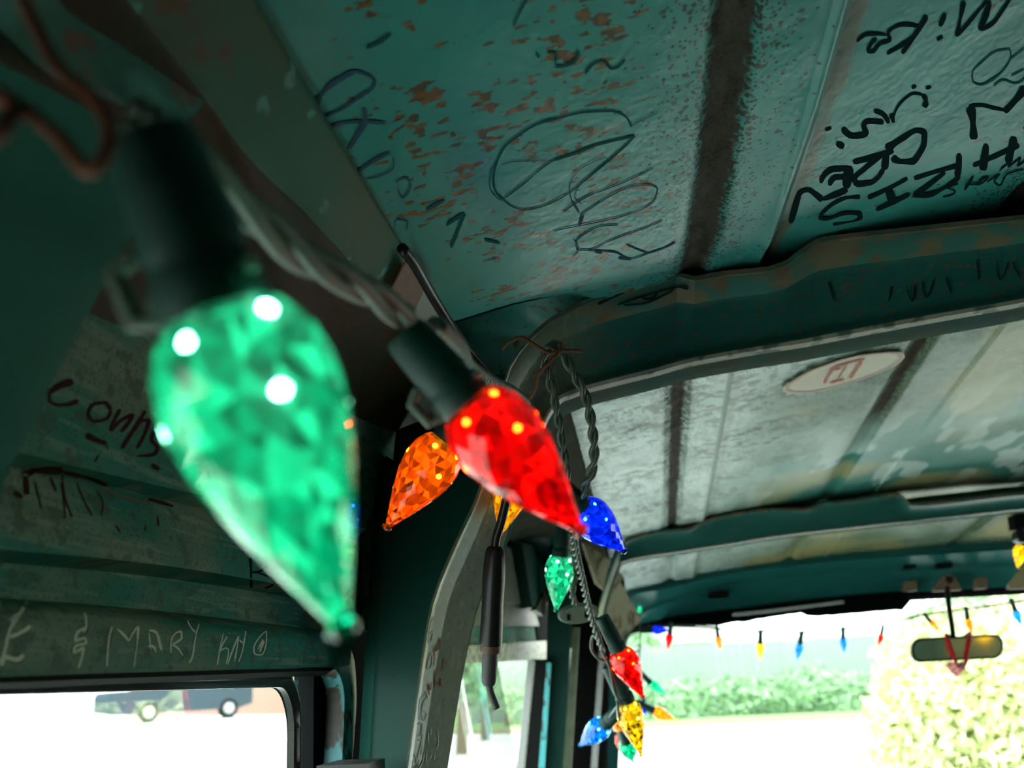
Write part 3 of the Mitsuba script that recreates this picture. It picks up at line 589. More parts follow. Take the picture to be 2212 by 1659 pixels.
write('ceiling', 'marker_writing', on_roof, A([(46, [(1150, 770), (1163, 722), (1140, 685)]), (18, [(1140, 685), (1080, 672), (1000, 720), (945, 795), (925, 875)]), (34, [(930, 880), (915, 820)]), (34, [(895, 885), (845, 815), (790, 798)]), (40, [(860, 880), (745, 872), (715, 900), (735, 955), (640, 978), (565, 922)]), (42, [(520, 1030), (575, 1055)]),
      (22, [(440, 935), (485, 918)]), (18, [(1060, 632), (1095, 618)]), (20, [(1160, 635), (1200, 625)])]), 'ink_black', 'black marker letters fading towards the seam')
write('ceiling', 'marker_writing', on_roof, A([(60, [(1480, 770), (1500, 880), (1505, 1000)]), (24, [(1470, 765), (1560, 757), (1640, 775), (1740, 795)]), (46, [(1725, 805), (1800, 725), (1875, 630)])]), 'ink_black', 'thick black marker letter')
write('ceiling', 'marker_writing', on_roof, A([(12, [(1500, 590), (1495, 530), (1560, 450), (1680, 365), (1760, 355), (1772, 400), (1730, 490), (1640, 570), (1550, 610), (1500, 590)]), (12, [(1760, 430), (1870, 345)]), (12, [(1650, 620), (1720, 575), (1800, 600), (1880, 550)]), (12, [(1775, 545), (1870, 495)])]), 'ink_thin', 'thin pen loops')
write('ceiling', 'marker_writing', on_roof, A([(16, [(1395, 1315), (1325, 1350), (1372, 1372), (1285, 1412)]), (22, [(1500, 1265), (1438, 1362)]), (14, [(1440, 1320), (1535, 1322), (1590, 1292), (1610, 1268), (1560, 1285), (1540, 1310)]), (13, [(1600, 1305), (1690, 1250), (1650, 1300), (1690, 1330), (1740, 1250), (1780, 1235), (1865, 1215)]), (13, [(1690, 1225), (1770, 1160), (1750, 1200), (1840, 1130), (1820, 1190), (1880, 1140)])]), 'ink_black', 'small black marker word sports')
B = lambda s: zoom(1000, 200, 3.686, [(.68 * w, q) for w, q in s])
write('ceiling', 'pen_scribble', on_roof, B([(22, [(1340, 275), (1290, 190), (1180, 150), (1000, 155), (780, 200), (600, 250), (450, 340), (330, 440), (270, 560), (243, 680), (250, 760), (320, 850)]), (12, [(320, 850), (420, 920), (500, 935), (620, 910), (740, 860), (860, 790), (960, 710)]), (20, [(960, 710), (1080, 610), (1200, 510), (1300, 420), (1372, 345)]), (12, [(262, 560), (220, 640), (213, 740), (260, 830), (320, 862)]),
      (26, [(1372, 345), (1200, 385), (1060, 420), (880, 490), (720, 540)]), (9, [(720, 540), (560, 545), (420, 550), (300, 572)]), (16, [(720, 540), (620, 610), (480, 730), (325, 845)]), (9, [(1550, 160), (1340, 265)])]), 'ink_thin', 'large looping pen signature')
write('ceiling', 'pen_scribble', on_roof, B([(11, [(980, 690), (910, 770), (890, 830), (945, 885)]), (9, [(1150, 520), (1000, 570), (880, 670), (850, 760), (870, 870)]), (26, [(870, 870), (925, 955)]), (18, [(800, 955), (900, 880), (1050, 800)]), (11, [(1050, 800), (1220, 740), (1400, 660), (1520, 600)]), (12, [(930, 1060), (940, 990), (1050, 900), (1200, 810), (1350, 745), (1480, 735), (1550, 770), (1530, 850), (1400, 940), (1250, 990), (1080, 1030), (920, 1062), (800, 1085), (720, 1105)]), (24, [(960, 980), (925, 1060)]),
      (13, [(1240, 1055), (1130, 1060), (980, 1120), (900, 1200), (910, 1252), (1000, 1255), (1150, 1190), (1300, 1130), (1450, 1080), (1590, 1018)]), (16, [(1000, 1260), (1200, 1270), (1330, 1325), (1480, 1280), (1600, 1240), (1695, 1190)]), (16, [(1300, 1210), (1390, 1250), (1480, 1282)]), (26, [(1240, 1320), (1340, 1330)]), (26, [(1050, 1270), (1110, 1275)]), (9, [(880, 1170), (920, 1245), (870, 1310)]), (12, [(200, 1338), (282, 1315)])]), 'ink_violet', 'violet pen scribble')
C = lambda s: zoom(600, 100, 4.1475, [(.8 * w, q) for w, q in s])
write('ceiling', 'pen_scribble', on_roof, C([(60, [(340, 530), (420, 400), (550, 300), (690, 225)]), (40, [(690, 225), (800, 258), (870, 310), (840, 390)]), (30, [(840, 390), (720, 465), (560, 570), (380, 645)]), (36, [(440, 765), (540, 695), (700, 678), (965, 690)]), (50, [(765, 555), (785, 670), (725, 780), (640, 915)]), (34, [(700, 1140), (840, 1040), (1005, 952)]), (14, [(1030, 990), (1042, 1070), (950, 1150), (800, 1185)]),
      (16, [(1060, 1225), (1150, 1180), (1190, 1255), (1120, 1360), (1075, 1270)]), (20, [(1340, 1470), (1420, 1410), (1500, 1385)]), (14, [(1050, 1620), (1065, 1555), (1165, 1575), (1150, 1650)])]), 'ink_violet', 'dark pen letters half behind the rail')
write('ceiling', 'pen_scribble', on_roof, zoom(550, 0, 2.074, [(14, [(1260, 240), (1275, 258)]), (12, [(1310, 235), (1350, 245), (1345, 285)]), (16, [(1345, 300), (1440, 268), (1450, 225)]), (10, [(1480, 330), (1560, 275), (1600, 310), (1660, 265)]), (12, [(1160, 120), (1195, 40), (1230, -20)]), (16, [(500, 215), (560, 190), (610, 150)]), (14, [(860, 1010), (940, 960), (900, 1060), (880, 1110)]), (12, [(770, 940), (850, 900)]), (14, [(1030, 1075), (1100, 1090)])]), 'ink_thin', 'small pen scribbles')
built = lambda k: trimesh.Trimesh(*meshkit.WRITTEN[scene[k]['filename']][:2], process=False).apply_translation([0, 0, -EYE])
bow_hit = on_mesh(cat_meshes([built('roof_bow__face'), built('roof_bow__ledge')]))
Dz = lambda s: zoom(1300, 0, 2.3695, s)
write('roof_bow', 'marker_writing', bow_hit, Dz([(14, [(-20, 1555), (40, 1530), (120, 1490)]), (12, [(80, 1560), (180, 1525), (300, 1490), (400, 1468), (440, 1480)]), (12, [(110, 1560), (200, 1555), (300, 1520), (370, 1480)]), (14, [(200, 1520), (240, 1530), (290, 1490)]), (10, [(1160, 1440), (1190, 1540)]), (8, [(1480, 1470), (1470, 1540)]), (8, [(1560, 1470), (1590, 1540), (1600, 1460)]), (9, [(1640, 1440), (1660, 1520), (1700, 1430)]), (9, [(1760, 1420), (1790, 1500)]), (9, [(1920, 1330), (1930, 1430)]), (8, [(2020, 1330), (2040, 1430), (2080, 1340)]), (8, [(2100, 1340), (2140, 1420)])]), 'ink_black', 'faded black marker on the bow')
Fz = lambda s: zoom(860, 1200, 3.615, s)
write('roof_bow', 'scratched_digits', bow_hit, Fz([(9, [(275, 480), (250, 560), (240, 640), (250, 688), (272, 640), (280, 592), (252, 615)]), (9, [(268, 755), (240, 815), (230, 880), (248, 885), (272, 810), (268, 755)])]), 'scratch', 'digits 6 and 0 scratched into the paint')
write('roof_bow', 'scratched_letters', bow_hit, Fz([(9, [(222, 1115), (195, 1170), (188, 1245), (206, 1292), (228, 1225), (205, 1222)]), (7, [(178, 1105), (165, 1170), (164, 1285)]), (6, [(180, 1115), (215, 1085)]), (7, [(150, 1320), (190, 1310), (180, 1400), (150, 1410)]), (8, [(192, 1330), (190, 1450), (183, 1560)]), (8, [(190, 1440), (165, 1540), (140, 1630)]), (6, [(160, 1440), (200, 1450)]), (6, [(240, 1380), (235, 1460), (248, 1470)]), (6, [(260, 1345), (255, 1400)]), (6, [(308, 1360), (315, 1450), (300, 1510), (285, 1500)]), (6, [(275, 1430), (300, 1420)]), (7, [(205, 1540), (190, 1620), (130, 1700)]), (6, [(225, 1520), (218, 1620)]), (6, [(265, 1540), (250, 1600)]), (6, [(290, 1540), (280, 1600)]), (6, [(130, 1550), (160, 1640)]), (7, [(150, 1690), (200, 1600)])]), 'scratch', 'pale scratched letters low on the pillar')
write('roof_bow', 'brown_scratches', bow_hit, Fz([(9, [(325, 640), (330, 700), (300, 750), (318, 660)]), (8, [(285, 700), (280, 860)]), (8, [(262, 985), (250, 1050), (236, 1000), (246, 1090)]), (8, [(332, 960), (330, 1020), (305, 985)]), (8, [(215, 1060), (230, 1120)]), (8, [(290, 890), (285, 1030)]), (7, [(360, 800), (350, 860), (340, 900)])]), 'scratch_orange', 'brown scratched letters')
side_hit = on_mesh(side)
Ez = lambda s: zoom(0, 700, 3.686, s)
write('wall_left', 'marker_writing', side_hit, Ez([(34, [(350, 530), (420, 530), (500, 500), (575, 465), (545, 440)]), (44, [(560, 450), (470, 490), (400, 550)]), (30, [(390, 540), (398, 610), (470, 645), (622, 608)]), (30, [(885, 690), (830, 625), (745, 640), (705, 715), (750, 775), (850, 755), (885, 690)]), (28, [(960, 680), (915, 760), (880, 850), (960, 770), (1060, 720), (965, 860)]), (28, [(1160, 690), (1060, 850), (970, 990)]), (28, [(1075, 850), (1150, 765), (1190, 765), (1160, 860), (1090, 990)]), (28, [(1310, 865), (1225, 862), (1210, 920), (1255, 985), (1225, 1040), (1090, 1050)])]), 'ink_red', 'dark red marker writing e owns')
write('wall_left', 'marker_writing', side_hit, zoom(0, 1150, 2.765, [(18, [(1495, 150), (1500, 250), (1500, 330)]), (16, [(1500, 240), (1560, 230), (1590, 200)]), (14, [(1530, 240), (1640, 300), (1580, 335)])]), 'ink_black', 'black marker letter half behind the green bulb')
write('wall_left', 'rust_drips', side_hit, Ez([(60, [(175, 1210), (330, 1165), (500, 1165)]), (34, [(500, 1180), (700, 1225), (860, 1285)]), (40, [(690, 880), (760, 920), (850, 950)]), (14, [(830, 930), (865, 1000)]), (14, [(790, 1040), (755, 1100)]), (40, [(1210, 1120), (1270, 1160)]), (12, [(495, 1200), (520, 1380), (580, 1540)]), (10, [(490, 1260), (510, 1420), (520, 1540)]), (12, [(610, 1260), (650, 1360), (735, 1525)]), (10, [(770, 1330), (820, 1440), (800, 1525)]), (20, [(400, 1220), (450, 1340)]), (16, [(300, 1330), (330, 1470)]), (14, [(280, 1250), (300, 1360)]), (50, [(205, 1220), (215, 1360)]), (40, [(110, 1340), (180, 1380)]), (16, [(1255, 1530), (1262, 1610)]), (14, [(920, 1600), (960, 1660)]), (30, [(1180, 1390), (1380, 1450)]), (10, [(1160, 1600), (1160, 1659)])]), 'stain', 'dark rust runs')
write('wall_left', 'orange_scratches', side_hit, Ez([(18, [(800, 1300), (870, 1330)]), (12, [(870, 1330), (1000, 1380), (1220, 1440)]), (5, [(1350, 1230), (1420, 1150)]), (5, [(1500, 1500), (1700, 1600)])]) + zoom(0, 1150, 2.765, [(5, [(650, 475), (900, 490), (1150, 510), (1400, 530)]), (4, [(800, 230), (1050, 270)])]), 'scratch_orange', 'orange scratches')
Hz = lambda s: zoom(0, 1150, 2.765, s)
write('wall_left', 'scratched_names', side_hit, Hz([(18, [(-20, 470), (10, 410)]), (22, [(165, 410), (110, 500), (60, 580), (30, 700), (8, 795)]), (24, [(62, 525), (120, 480)]), (26, [(60, 625), (120, 600), (182, 560)]), (26, [(0, 775), (40, 745), (100, 760), (142, 730)]),
      (14, [(505, 478), (515, 560), (460, 600), (448, 650), (510, 630), (515, 660), (450, 680), (440, 720), (500, 690), (490, 740), (468, 812)]), (14, [(515, 560), (500, 600)]),
      (9, [(672, 560), (650, 640), (640, 800)]), (16, [(700, 575), (750, 625), (770, 650)]), (12, [(770, 650), (825, 560), (822, 640)]), (8, [(822, 640), (800, 805)]), (14, [(890, 585), (935, 600), (950, 650), (965, 705)]), (14, [(882, 680), (910, 680), (932, 715)]), (9, [(900, 700), (890, 600)]), (10, [(1050, 600), (1025, 640), (1020, 720)]), (12, [(1040, 610), (1080, 590), (1085, 630), (1035, 672), (1060, 690), (1090, 735)]), (10, [(1120, 525), (1150, 580), (1170, 600)]), (10, [(1190, 545), (1165, 640), (1150, 740), (1130, 780)]),
      (9, [(1335, 600), (1315, 690), (1298, 790)]), (9, [(1372, 600), (1315, 710), (1350, 690), (1365, 700), (1350, 785)]), (9, [(1360, 790), (1425, 620), (1400, 770)]), (8, [(1430, 640), (1450, 660), (1468, 590), (1450, 700), (1425, 775)]), (9, [(1592, 588), (1540, 640), (1515, 695), (1525, 730), (1560, 732), (1592, 640), (1592, 588)]), (9, [(1540, 700), (1572, 640), (1552, 715), (1580, 650), (1545, 690)])]), 'scratch', 'scratched words E & MARY KAY with a heart')

# ------------------------------------------------------------------ oval sticker
Sz = lambda pts: [(1680 + x / 7.373, 740 + y / 7.373) for x, y in pts]
outl = resample(np.array(Sz([(85, 770), (100, 705), (250, 600), (500, 455), (750, 360), (1050, 262), (1450, 180), (1850, 147), (1990, 160), (2030, 210), (1960, 310), (1700, 450), (1400, 570), (1200, 630), (1000, 690), (750, 760), (400, 815), (180, 815), (85, 770)])), 60)
def stick(lift, sc=1.0):
    c = outl[:-1].mean(0); q = c + (outl - c) * sc
    P = np.array([on_roof(x, y, lift, 0) for x, y in q[:-1]]); C = on_roof(*c, lift, 0)
    V = np.vstack([P, [C]]); k = len(P); return V, np.array([[i, (i + 1) % k, k] for i in range(k)])
key = fresh('oval_sticker')
V, F_ = stick(.0022); m = solid(trimesh.Trimesh(V, F_, process=False), .0005)
put(key + '__paper', m, 'sticker_paper')
def band(lift, s0, s1):
    c = outl[:-1].mean(0)
    return grid([[on_roof(*(c + (q - c) * s), lift, 0) for q in outl] for s in (s0, s1)])
put(key + '__printed_rim', band(.0027, .97, .90), 'sticker_rim')
m = ribbons(lambda x, y, l: on_roof(x, y, .0029, 0), [(w / 7.373, Sz(s)) for w, s in [(60, [(880, 410), (800, 540), (740, 650)]), (60, [(1340, 290), (1240, 440), (1150, 570)]), (34, [(1120, 320), (1040, 450), (950, 600)]), (30, [(890, 405), (1120, 330), (1380, 265)]), (36, [(830, 650), (930, 625), (1060, 595)]), (26, [(900, 440), (990, 420)])]])
put(key + '__red_letters', m, 'sticker_red')
tag(key, 'oval pale paper sticker with red letters on the ceiling ahead of the nearest bow', 'sticker')
tag(key + '__red_letters', 'faded red block letters')

# ------------------------------------------------------------------ faceted string light bulbs
PROF = np.array([(0, .50), (.02, .62), (.06, .765), (.12, .90), (.20, .985), (.29, 1.0), (.39, .95), (.49, .85), (.59, .715), (.69, .56), (.78, .405), (.86, .265), (.925, .15), (.95, .115)])
def lens_mesh(L, D, seg=12, sc=1.0, ball=True):
    rows = []
    t_ = [0, .035, .085, .15, .225, .305, .385, .465, .545, .625, .70, .77, .835, .89, .935]
    for k, t in enumerate(t_):
        r = np.interp(t, PROF[:, 0], PROF[:, 1]) * D / 2 * sc
        a = (np.arange(seg) + .5 * (k % 2)) * 2 * np.pi / seg
        rows.append(np.stack([r * np.cos(a), r * np.sin(a), np.full(seg, t * L)], 1))
    if ball:
        for k, (t, r) in enumerate(((.945, .10), (.956, .165), (.976, .19), (.994, .12))):
            a = (np.arange(seg) + .5 * ((len(t_) + k) % 2)) * 2 * np.pi / seg; r *= D / 2 * sc
            rows.append(np.stack([r * np.cos(a), r * np.sin(a), np.full(seg, t * L)], 1))
    v = np.vstack(rows); n = len(rows); f = []
    for k in range(n - 1):
        for j in range(seg):
            a, b = k * seg + j, k * seg + (j + 1) % seg
            if k % 2 == 0: c, d = (k + 1) * seg + j, (k + 1) * seg + (j - 1) % seg; f += [[a, b, c], [a, c, d]]
            else: c, d = (k + 1) * seg + (j + 1) % seg, (k + 1) * seg + j; f += [[a, b, c], [a, c, d]]
    e = len(v); v = np.vstack([v, [[0, 0, 0], [0, 0, L if ball else .95 * L]]])
    f += [[(j + 1) % seg, j, e] for j in range(seg)] + [[(n - 1) * seg + j, (n - 1) * seg + (j + 1) % seg, e + 1] for j in range(seg)]
    return trimesh.Trimesh(v, f, process=False)
def oriented(m, at, axis):
    z = unit(axis); x = unit(np.cross(z, [.2, 0, 1.] if abs(z[2]) < .9 else [1., 0, 0])); m = m.copy()
    Tm = np.eye(4); Tm[:3, :3] = np.stack([x, np.cross(z, x), z], 1); Tm[:3, 3] = at; m.apply_transform(Tm); return m
# glass tint per crossing, glow, sparkle
COL = {'green': ((.07, .92, .64), (.0, .54, .29), (20., 6., 5.)), 'red': ((.98, .05, .07), (.80, .0, .012), (9., 5., .2)), 'orange': ((.99, .36, .06), (.75, .13, .005), (9., 6., .4)),
       'amber': ((.99, .66, .12), (.70, .30, .01), (9., 7., .6)), 'yellow': ((.99, .84, .16), (.85, .55, .02), (9., 8., .8)), 'blue': ((.10, .24, .99), (.0, .05, .85), (.6, 3., 9.)), 'azure': ((.10, .62, .99), (.0, .30, .85), (4., 6., 9.))}
for c_, (tint, glow, spark) in COL.items():
    scene['lens_' + c_] = {'type': 'dielectric', 'int_ior': 1.48, 'specular_transmittance': {'type': 'rgb', 'value': list(tint)}}
flat('core_base', (.05, .05, .05))
def emitter(rgb): return {'type': 'area', 'radiance': {'type': 'rgb', 'value': [float(x) * GLOW for x in rgb]}}
def glow_emitter(): return {'type': 'area', 'radiance': {'type': 'mesh_attribute', 'name': 'vertex_color'}}
GLOW = .066
def core_mesh(L, D, at, axis, g, frac):
    """The lit inner faces of the lens: scattered facets of an inner shell."""
    m = lens_mesh(L, D, 16, .76, False); m.vertices = m.vertices * [1, 1, .97] + g.normal(0, .022 * D, m.vertices.shape) * [1, 1, 1]
    keep = g.random(len(m.faces)) < frac
    m = trimesh.Trimesh(*(lambda t: (t.reshape(-1, 3), np.arange(len(t) * 3).reshape(-1, 3)))(m.triangles[keep]), process=False)
    return oriented(m, at, axis)
def bulb(name, color, base, tip, d, L=.055, label='', group=None, away=None, frac=.62, glow=1.0, led=True, sock=.028, clip=True, seg=13, sock_px=None, ratio=.52, var=.69, sockmat='socket_green'):
    b = atD(*base, d); l0 = np.linalg.norm(atD(*tip, d) - b)
    if away is None or l0 >= L: t = atD(*tip, d); L_ = np.linalg.norm(t - b) if away is None else L
    if away is not None and l0 < L: t = atD(*tip, d + away * math.sqrt(L * L - l0 * l0)); L_ = L
    elif away is None: L_ = l0
    ax = unit(t - b); L = L_; D = L * ratio if away is None else L * ratio
    g = np.random.default_rng(int(base[0]) * 10007 + int(base[1]))
    key = fresh(name)
    put(key + '__lens', oriented(lens_mesh(L, D, seg), b, ax), 'lens_' + color)
    tint, gl, sp = COL[color]
    cm = core_mesh(L, D, b, ax, g, frac); nf_ = len(cm.faces)
    lum = np.clip(np.exp(g.normal(.05, var, nf_)), .13 if var < .7 else .07, 2.4); col = np.array(gl)[None] * lum[:, None] + np.array(sp)[None] * .012 * np.maximum(lum - 1.2, 0)[:, None]
    k = put(key + '__glow_core', cm, 'core_base', color=np.repeat(col * glow * GLOW, 3, 0)); scene[k]['emitter'] = glow_emitter()
    if led:
        m = trimesh.creation.icosphere(1, D * .042); e1_ = unit(np.cross(ax, M[:, 2])); e2_ = np.cross(ax, e1_)
        m = cat_meshes([oriented(m, b + ax * L * q + (e1_ * math.cos(a) + e2_ * math.sin(a)) * D * r_, ax) for q, a, r_ in ((.05, 0, .0), (.085, .6, .33), (.10, 1.9, .35), (.085, 3.6, .33), (.11, 4.5, .36), (.10, 5.4, .35), (.30, 1.0, .41), (.28, 3.1, .41), (.36, 5.3, .40))])
        k = put(key + '__light_source', m, 'core_base'); scene[k]['emitter'] = emitter(np.array(sp) * 6 * glow)
    s = -ax if sock_px is None else unit(atD(*sock_px, d) - b)
    q = L / .055
    put(key + '__socket', lathe([(0, .003 * q), (.0082 * q, .003 * q), (.0088 * q, 0), (.0088 * q, -.005 * q), (.0078 * q, -.0062 * q), (.0078 * q, -.0085 * q), (.0083 * q, -.0095 * q), (.0080 * q, -.014 * q), (.0074 * q, -sock * q * .9), (.0066 * q, -sock * q), (0, -sock * q)], b, -s, 20), sockmat, smooth=40)
    if clip:
        u = unit(np.cross(s, M[:, 2])); u = u if (M[:, 0] @ u) < 0 else -u
        put(key + '__socket_clip', cat_meshes([tube(np.array([b + u * .0082 * q + s * .001 * q, b + u * .0125 * q + s * .002 * q, b + u * .0128 * q + s * .010 * q, b + u * .0085 * q + s * .012 * q]), .0018 * q, 8), tube(np.array([b + s * .0035 * q + u * .009 * q - M[:, 2] * .002, b + s * .0035 * q - u * .009 * q - M[:, 2] * .004]), .0016 * q, 6)]), 'clip_grey', smooth=40)
    tag(key, label, 'light bulb', group or ('faceted christmas light bulbs on the near cords' if name == 'christmas_bulb' else 'small light bulbs strung along the windshield'))
    return b, ax, s, key
bulb('christmas_bulb', 'green', (466, 660), (748, 1378), .1615, label='large blurred green faceted light bulb, nearest of all, hanging in front of the side wall', frac=1., seg=13)
bulb('christmas_bulb', 'red', (1004, 866), (1262, 1156), .293, label='large red faceted light bulb beside the nearest orange one', frac=1.)
bulb('christmas_bulb', 'orange', (968, 950), (832, 1145), .515, label='clear orange faceted light bulb with round tip in front of the middle pillar', frac=1., glow=1.15, var=.8, clip=False)
bulb('christmas_bulb', 'amber', (1118, 1010), (1080, 1158), .80, label='amber faceted light bulb behind the black cable and under the red one', frac=1., glow=1.1, var=.8, ratio=.55, clip=False)
bulb('christmas_bulb', 'blue', (1252, 1092), (1358, 1201), .74, away=1, label='deep blue faceted light bulb behind the tip of the large red one', frac=1., clip=False, ratio=.54)
bulb('christmas_bulb', 'green', (1212, 1198), (1201, 1322), 1.016, label='small upright green light bulb above the oval grey plug', frac=1., clip=False)
bulb('christmas_bulb', 'red', (1336, 1402), (1390, 1508), 1.03, label='red light bulb at the top of the lower cluster, left of the windshield', frac=1., clip=False, sock=.036)
bulb('christmas_bulb', 'yellow', (1352, 1512), (1386, 1634), 1.07, sock_px=(1316, 1440), label='golden light bulb, largest of the lower cluster', frac=.92, clip=False, ratio=.46, sock=.036)
bulb('christmas_bulb', 'azure', (1308, 1562), (1246, 1616), 1.12, L=.050, away=1, label='bright blue light bulb pointing left, lowest left of the lower cluster', frac=.9, clip=False)
bulb('christmas_bulb', 'amber', (1345, 1548), (1325, 1584), 1.25, L=.045, away=1, label='small amber light bulb just left of the golden one', frac=.9, clip=False, led=False, glow=1.5)
bulb('christmas_bulb', 'green', (1352, 1600), (1370, 1654), 1.3, L=.045, away=1, label='small green light bulb poking out below the golden one', frac=.8, clip=False, led=False, glow=1.5)
bulb('christmas_bulb', 'red', (1345, 1590), (1353, 1634), 1.36, L=.045, away=1, label='small red light bulb under the golden one, left of the low green one', frac=.8, clip=False, led=False, glow=1.5)
# the string along the windshield
WS = 2.1
small = dict(L=.038, glow=2.0, led=False, clip=False, seg=10, sock=.040, frac=.75, ratio=.46)
ws = [('green', (1382, 1324), (1382, 1306), (1382, 1340), 'small green light bulb pointing up at the top left windshield corner'),
      ('blue', (1409, 1362), (1446, 1361), (1388, 1363), 'small blue light bulb lying sideways at the top left of the windshield'),
      ('red', (1447, 1369), (1442, 1403), (1449, 1352), 'small red light bulb, first hanging from the left on the windshield string'),
      ('amber', (1551, 1374), (1556, 1404), (1549, 1358), 'small orange light bulb, second hanging from the left on the windshield string'),
      ('yellow', (1642, 1388), (1642, 1425), (1643, 1362), 'small pale yellow light bulb left of an azure one on the windshield string'),
      ('azure', (1728, 1390), (1722, 1426), (1732, 1366), 'small azure light bulb on the windshield string, right of the pale yellow one'),
      ('azure', (1821, 1378), (1824, 1410), (1821, 1360), 'small azure light bulb between two others left of a red one'),
      ('red', (1904, 1370), (1898, 1396), (1908, 1349), 'small red light bulb left of the mirror on the windshield string'),
      ('amber', (2009, 1341), (2030, 1362), (1998, 1328), 'small slanting orange light bulb just left of the mirror stem'),
      ('amber', (2090, 1336), (2100, 1370), (2087, 1316), 'small orange light bulb touching the top of the mirror'),
      ('azure', (2193, 1318), (2206, 1352), (2187, 1302), 'small azure light bulb at the right end of the windshield string'),
      ('green', (1404, 1474), (1440, 1500), (1388, 1458), 'small green light bulb right of the lower red one, in front of the windshield'),
      ('amber', (1410, 1534), (1460, 1556), (1382, 1520), 'small orange light bulb slanting right beside the golden one'),
      ('blue', (1392, 1524), (1390, 1552), (1390, 1512), 'tiny blue light bulb half behind the golden one')]
sockets = []
for c_, b_, t_, s_, lb in ws:
    bb, ax, ss, kk = bulb('string_bulb', c_, b_, t_, WS, sock_px=s_, label=lb, group=None, away=0 if False else None, **{**small, 'ratio': .50 if c_ != 'yellow' else .46})
    sockets.append(atD(*s_, WS))
bulb('string_bulb', 'yellow', (2208, 1178), (2198, 1228), 1.9, L=.045, label='yellow light bulb at the right edge beside the tan visor bracket', led=False, clip=False, frac=.95, ratio=.62, glow=1.8)

# ------------------------------------------------------------------ cords
P3 = lambda pts: np.array([atD(x, y, d) for x, y, d in pts])
key = fresh('light_string'); tag(put(key, twisted(P3([(300, 250, .175), (395, 330, .188), (470, 395, .20), (560, 480, .215), (660, 560, .235), (760, 610, .255), (830, 655, .275), (880, 690, .292)]), .0022, .085, 3), 'clip_grey', smooth=True), 'thick blurred green twisted cord running from the green bulb along the rail', 'cord')
key = fresh('light_string'); tag(put(key, twisted(P3([(940, 705, .31), (985, 745, .36), (1010, 790, .42), (1060, 825, .50), (1110, 850, .58), (1135, 872, .64)]), .0019, .019, 2), 'clip_grey', smooth=True), 'pale grey green twisted cord behind the red bulb and the black cable', 'cord')
key = fresh('light_string'); tag(put(key, twisted(P3([(1200, 748, .70), (1185, 752, .70), (1174, 780, .70), (1188, 830, .705), (1200, 880, .71), (1211, 940, .715), (1221, 1000, .72), (1226, 1060, .74), (1236, 1130, .80), (1246, 1200, .86), (1262, 1270, .92), (1276, 1330, .97), (1290, 1372, 1.0), (1300, 1400, 1.02)]), .00175, .026, 2), 'wire_green', smooth=True), 'dark green twisted cord hanging from the rusty tie down to the lower cluster', 'cord')
key = fresh('light_string'); tag(put(key, twisted(P3([(1180, 752, .70), (1196, 745, .70), (1214, 765, .70), (1240, 808, .70), (1264, 855, .705), (1276, 905, .71), (1282, 950, .715), (1283, 990, .72), (1276, 1025, .725), (1263, 1050, .73), (1260, 1075, .735), (1266, 1085, .74)]), .0020, .027, 2), 'wire_green', smooth=True), 'green twisted cord hanging free in front of the pale ceiling, ending at the blue bulb', 'cord')
key = fresh('light_string'); tag(put(key, twisted(P3([(1236, 1150, .98), (1238, 1200, 1.0), (1240, 1250, 1.02), (1236, 1285, 1.03), (1244, 1306, 1.04)]), .0018, .022, 2), 'wire_green', smooth=True), 'short green twisted cord beside the small upright green bulb', 'cord')
key = fresh('light_string'); tag(put(key, cat_meshes([tube(resample(P3(q), 40), .0014, 8) for q in ([(1298, 1395, 1.02), (1282, 1372, 1.03), (1277, 1400, 1.04), (1290, 1420, 1.04), (1312, 1432, 1.04), (1325, 1470, 1.03), (1334, 1520, 1.02), (1338, 1556, 1.05)], [(1288, 1372, 1.02), (1300, 1405, 1.03), (1316, 1440, 1.03), (1330, 1500, 1.02), (1345, 1520, 1.02)], [(1338, 1520, 1.05), (1325, 1538, 1.09), (1310, 1560, 1.12)], [(1338, 1540, 1.06), (1346, 1545, 1.16), (1352, 1546, 1.22)], [(1340, 1545, 1.06), (1348, 1565, 1.2), (1348, 1585, 1.29)], [(1340, 1545, 1.06), (1344, 1560, 1.2), (1344, 1575, 1.34)])]), 'wire_green', smooth=True), 'loose green cord looping through the lower cluster of bulbs', 'cord')
ws_path = [(1382, 1335), (1383, 1380), (1381, 1440), (1384, 1490), (1380, 1520)]
main = [(1383, 1362), (1400, 1352), (1450, 1350), (1500, 1350), (1549, 1356), (1600, 1361), (1643, 1362), (1690, 1364), (1732, 1364), (1780, 1361), (1821, 1358), (1870, 1353), (1908, 1347), (1955, 1336), (1998, 1326), (2045, 1319), (2087, 1314), (2140, 1307), (2187, 1300), (2260, 1288)]
key = fresh('windshield_string'); tag(put(key, cat_meshes([tube(resample(np.array([atD(x, y, WS) for x, y in q]), 80), .0016, 7) for q in (ws_path, main)] + [tube(resample(np.array([atD(x, y + 4, WS + .01) for x, y in main]), 80), .0013, 6)] + [tube(np.array([atD(1383, 1404, WS), atD(1366, 1412, WS)]), .002, 6), tube(np.array([atD(1381, 1450, WS), sockets[11]]), .002, 6), tube(np.array([atD(1382, 1515, WS), sockets[12]]), .002, 6)]), 'wire_dark', smooth=True), 'thin dark wire of the light string looped across the top of the windshield', 'cord')

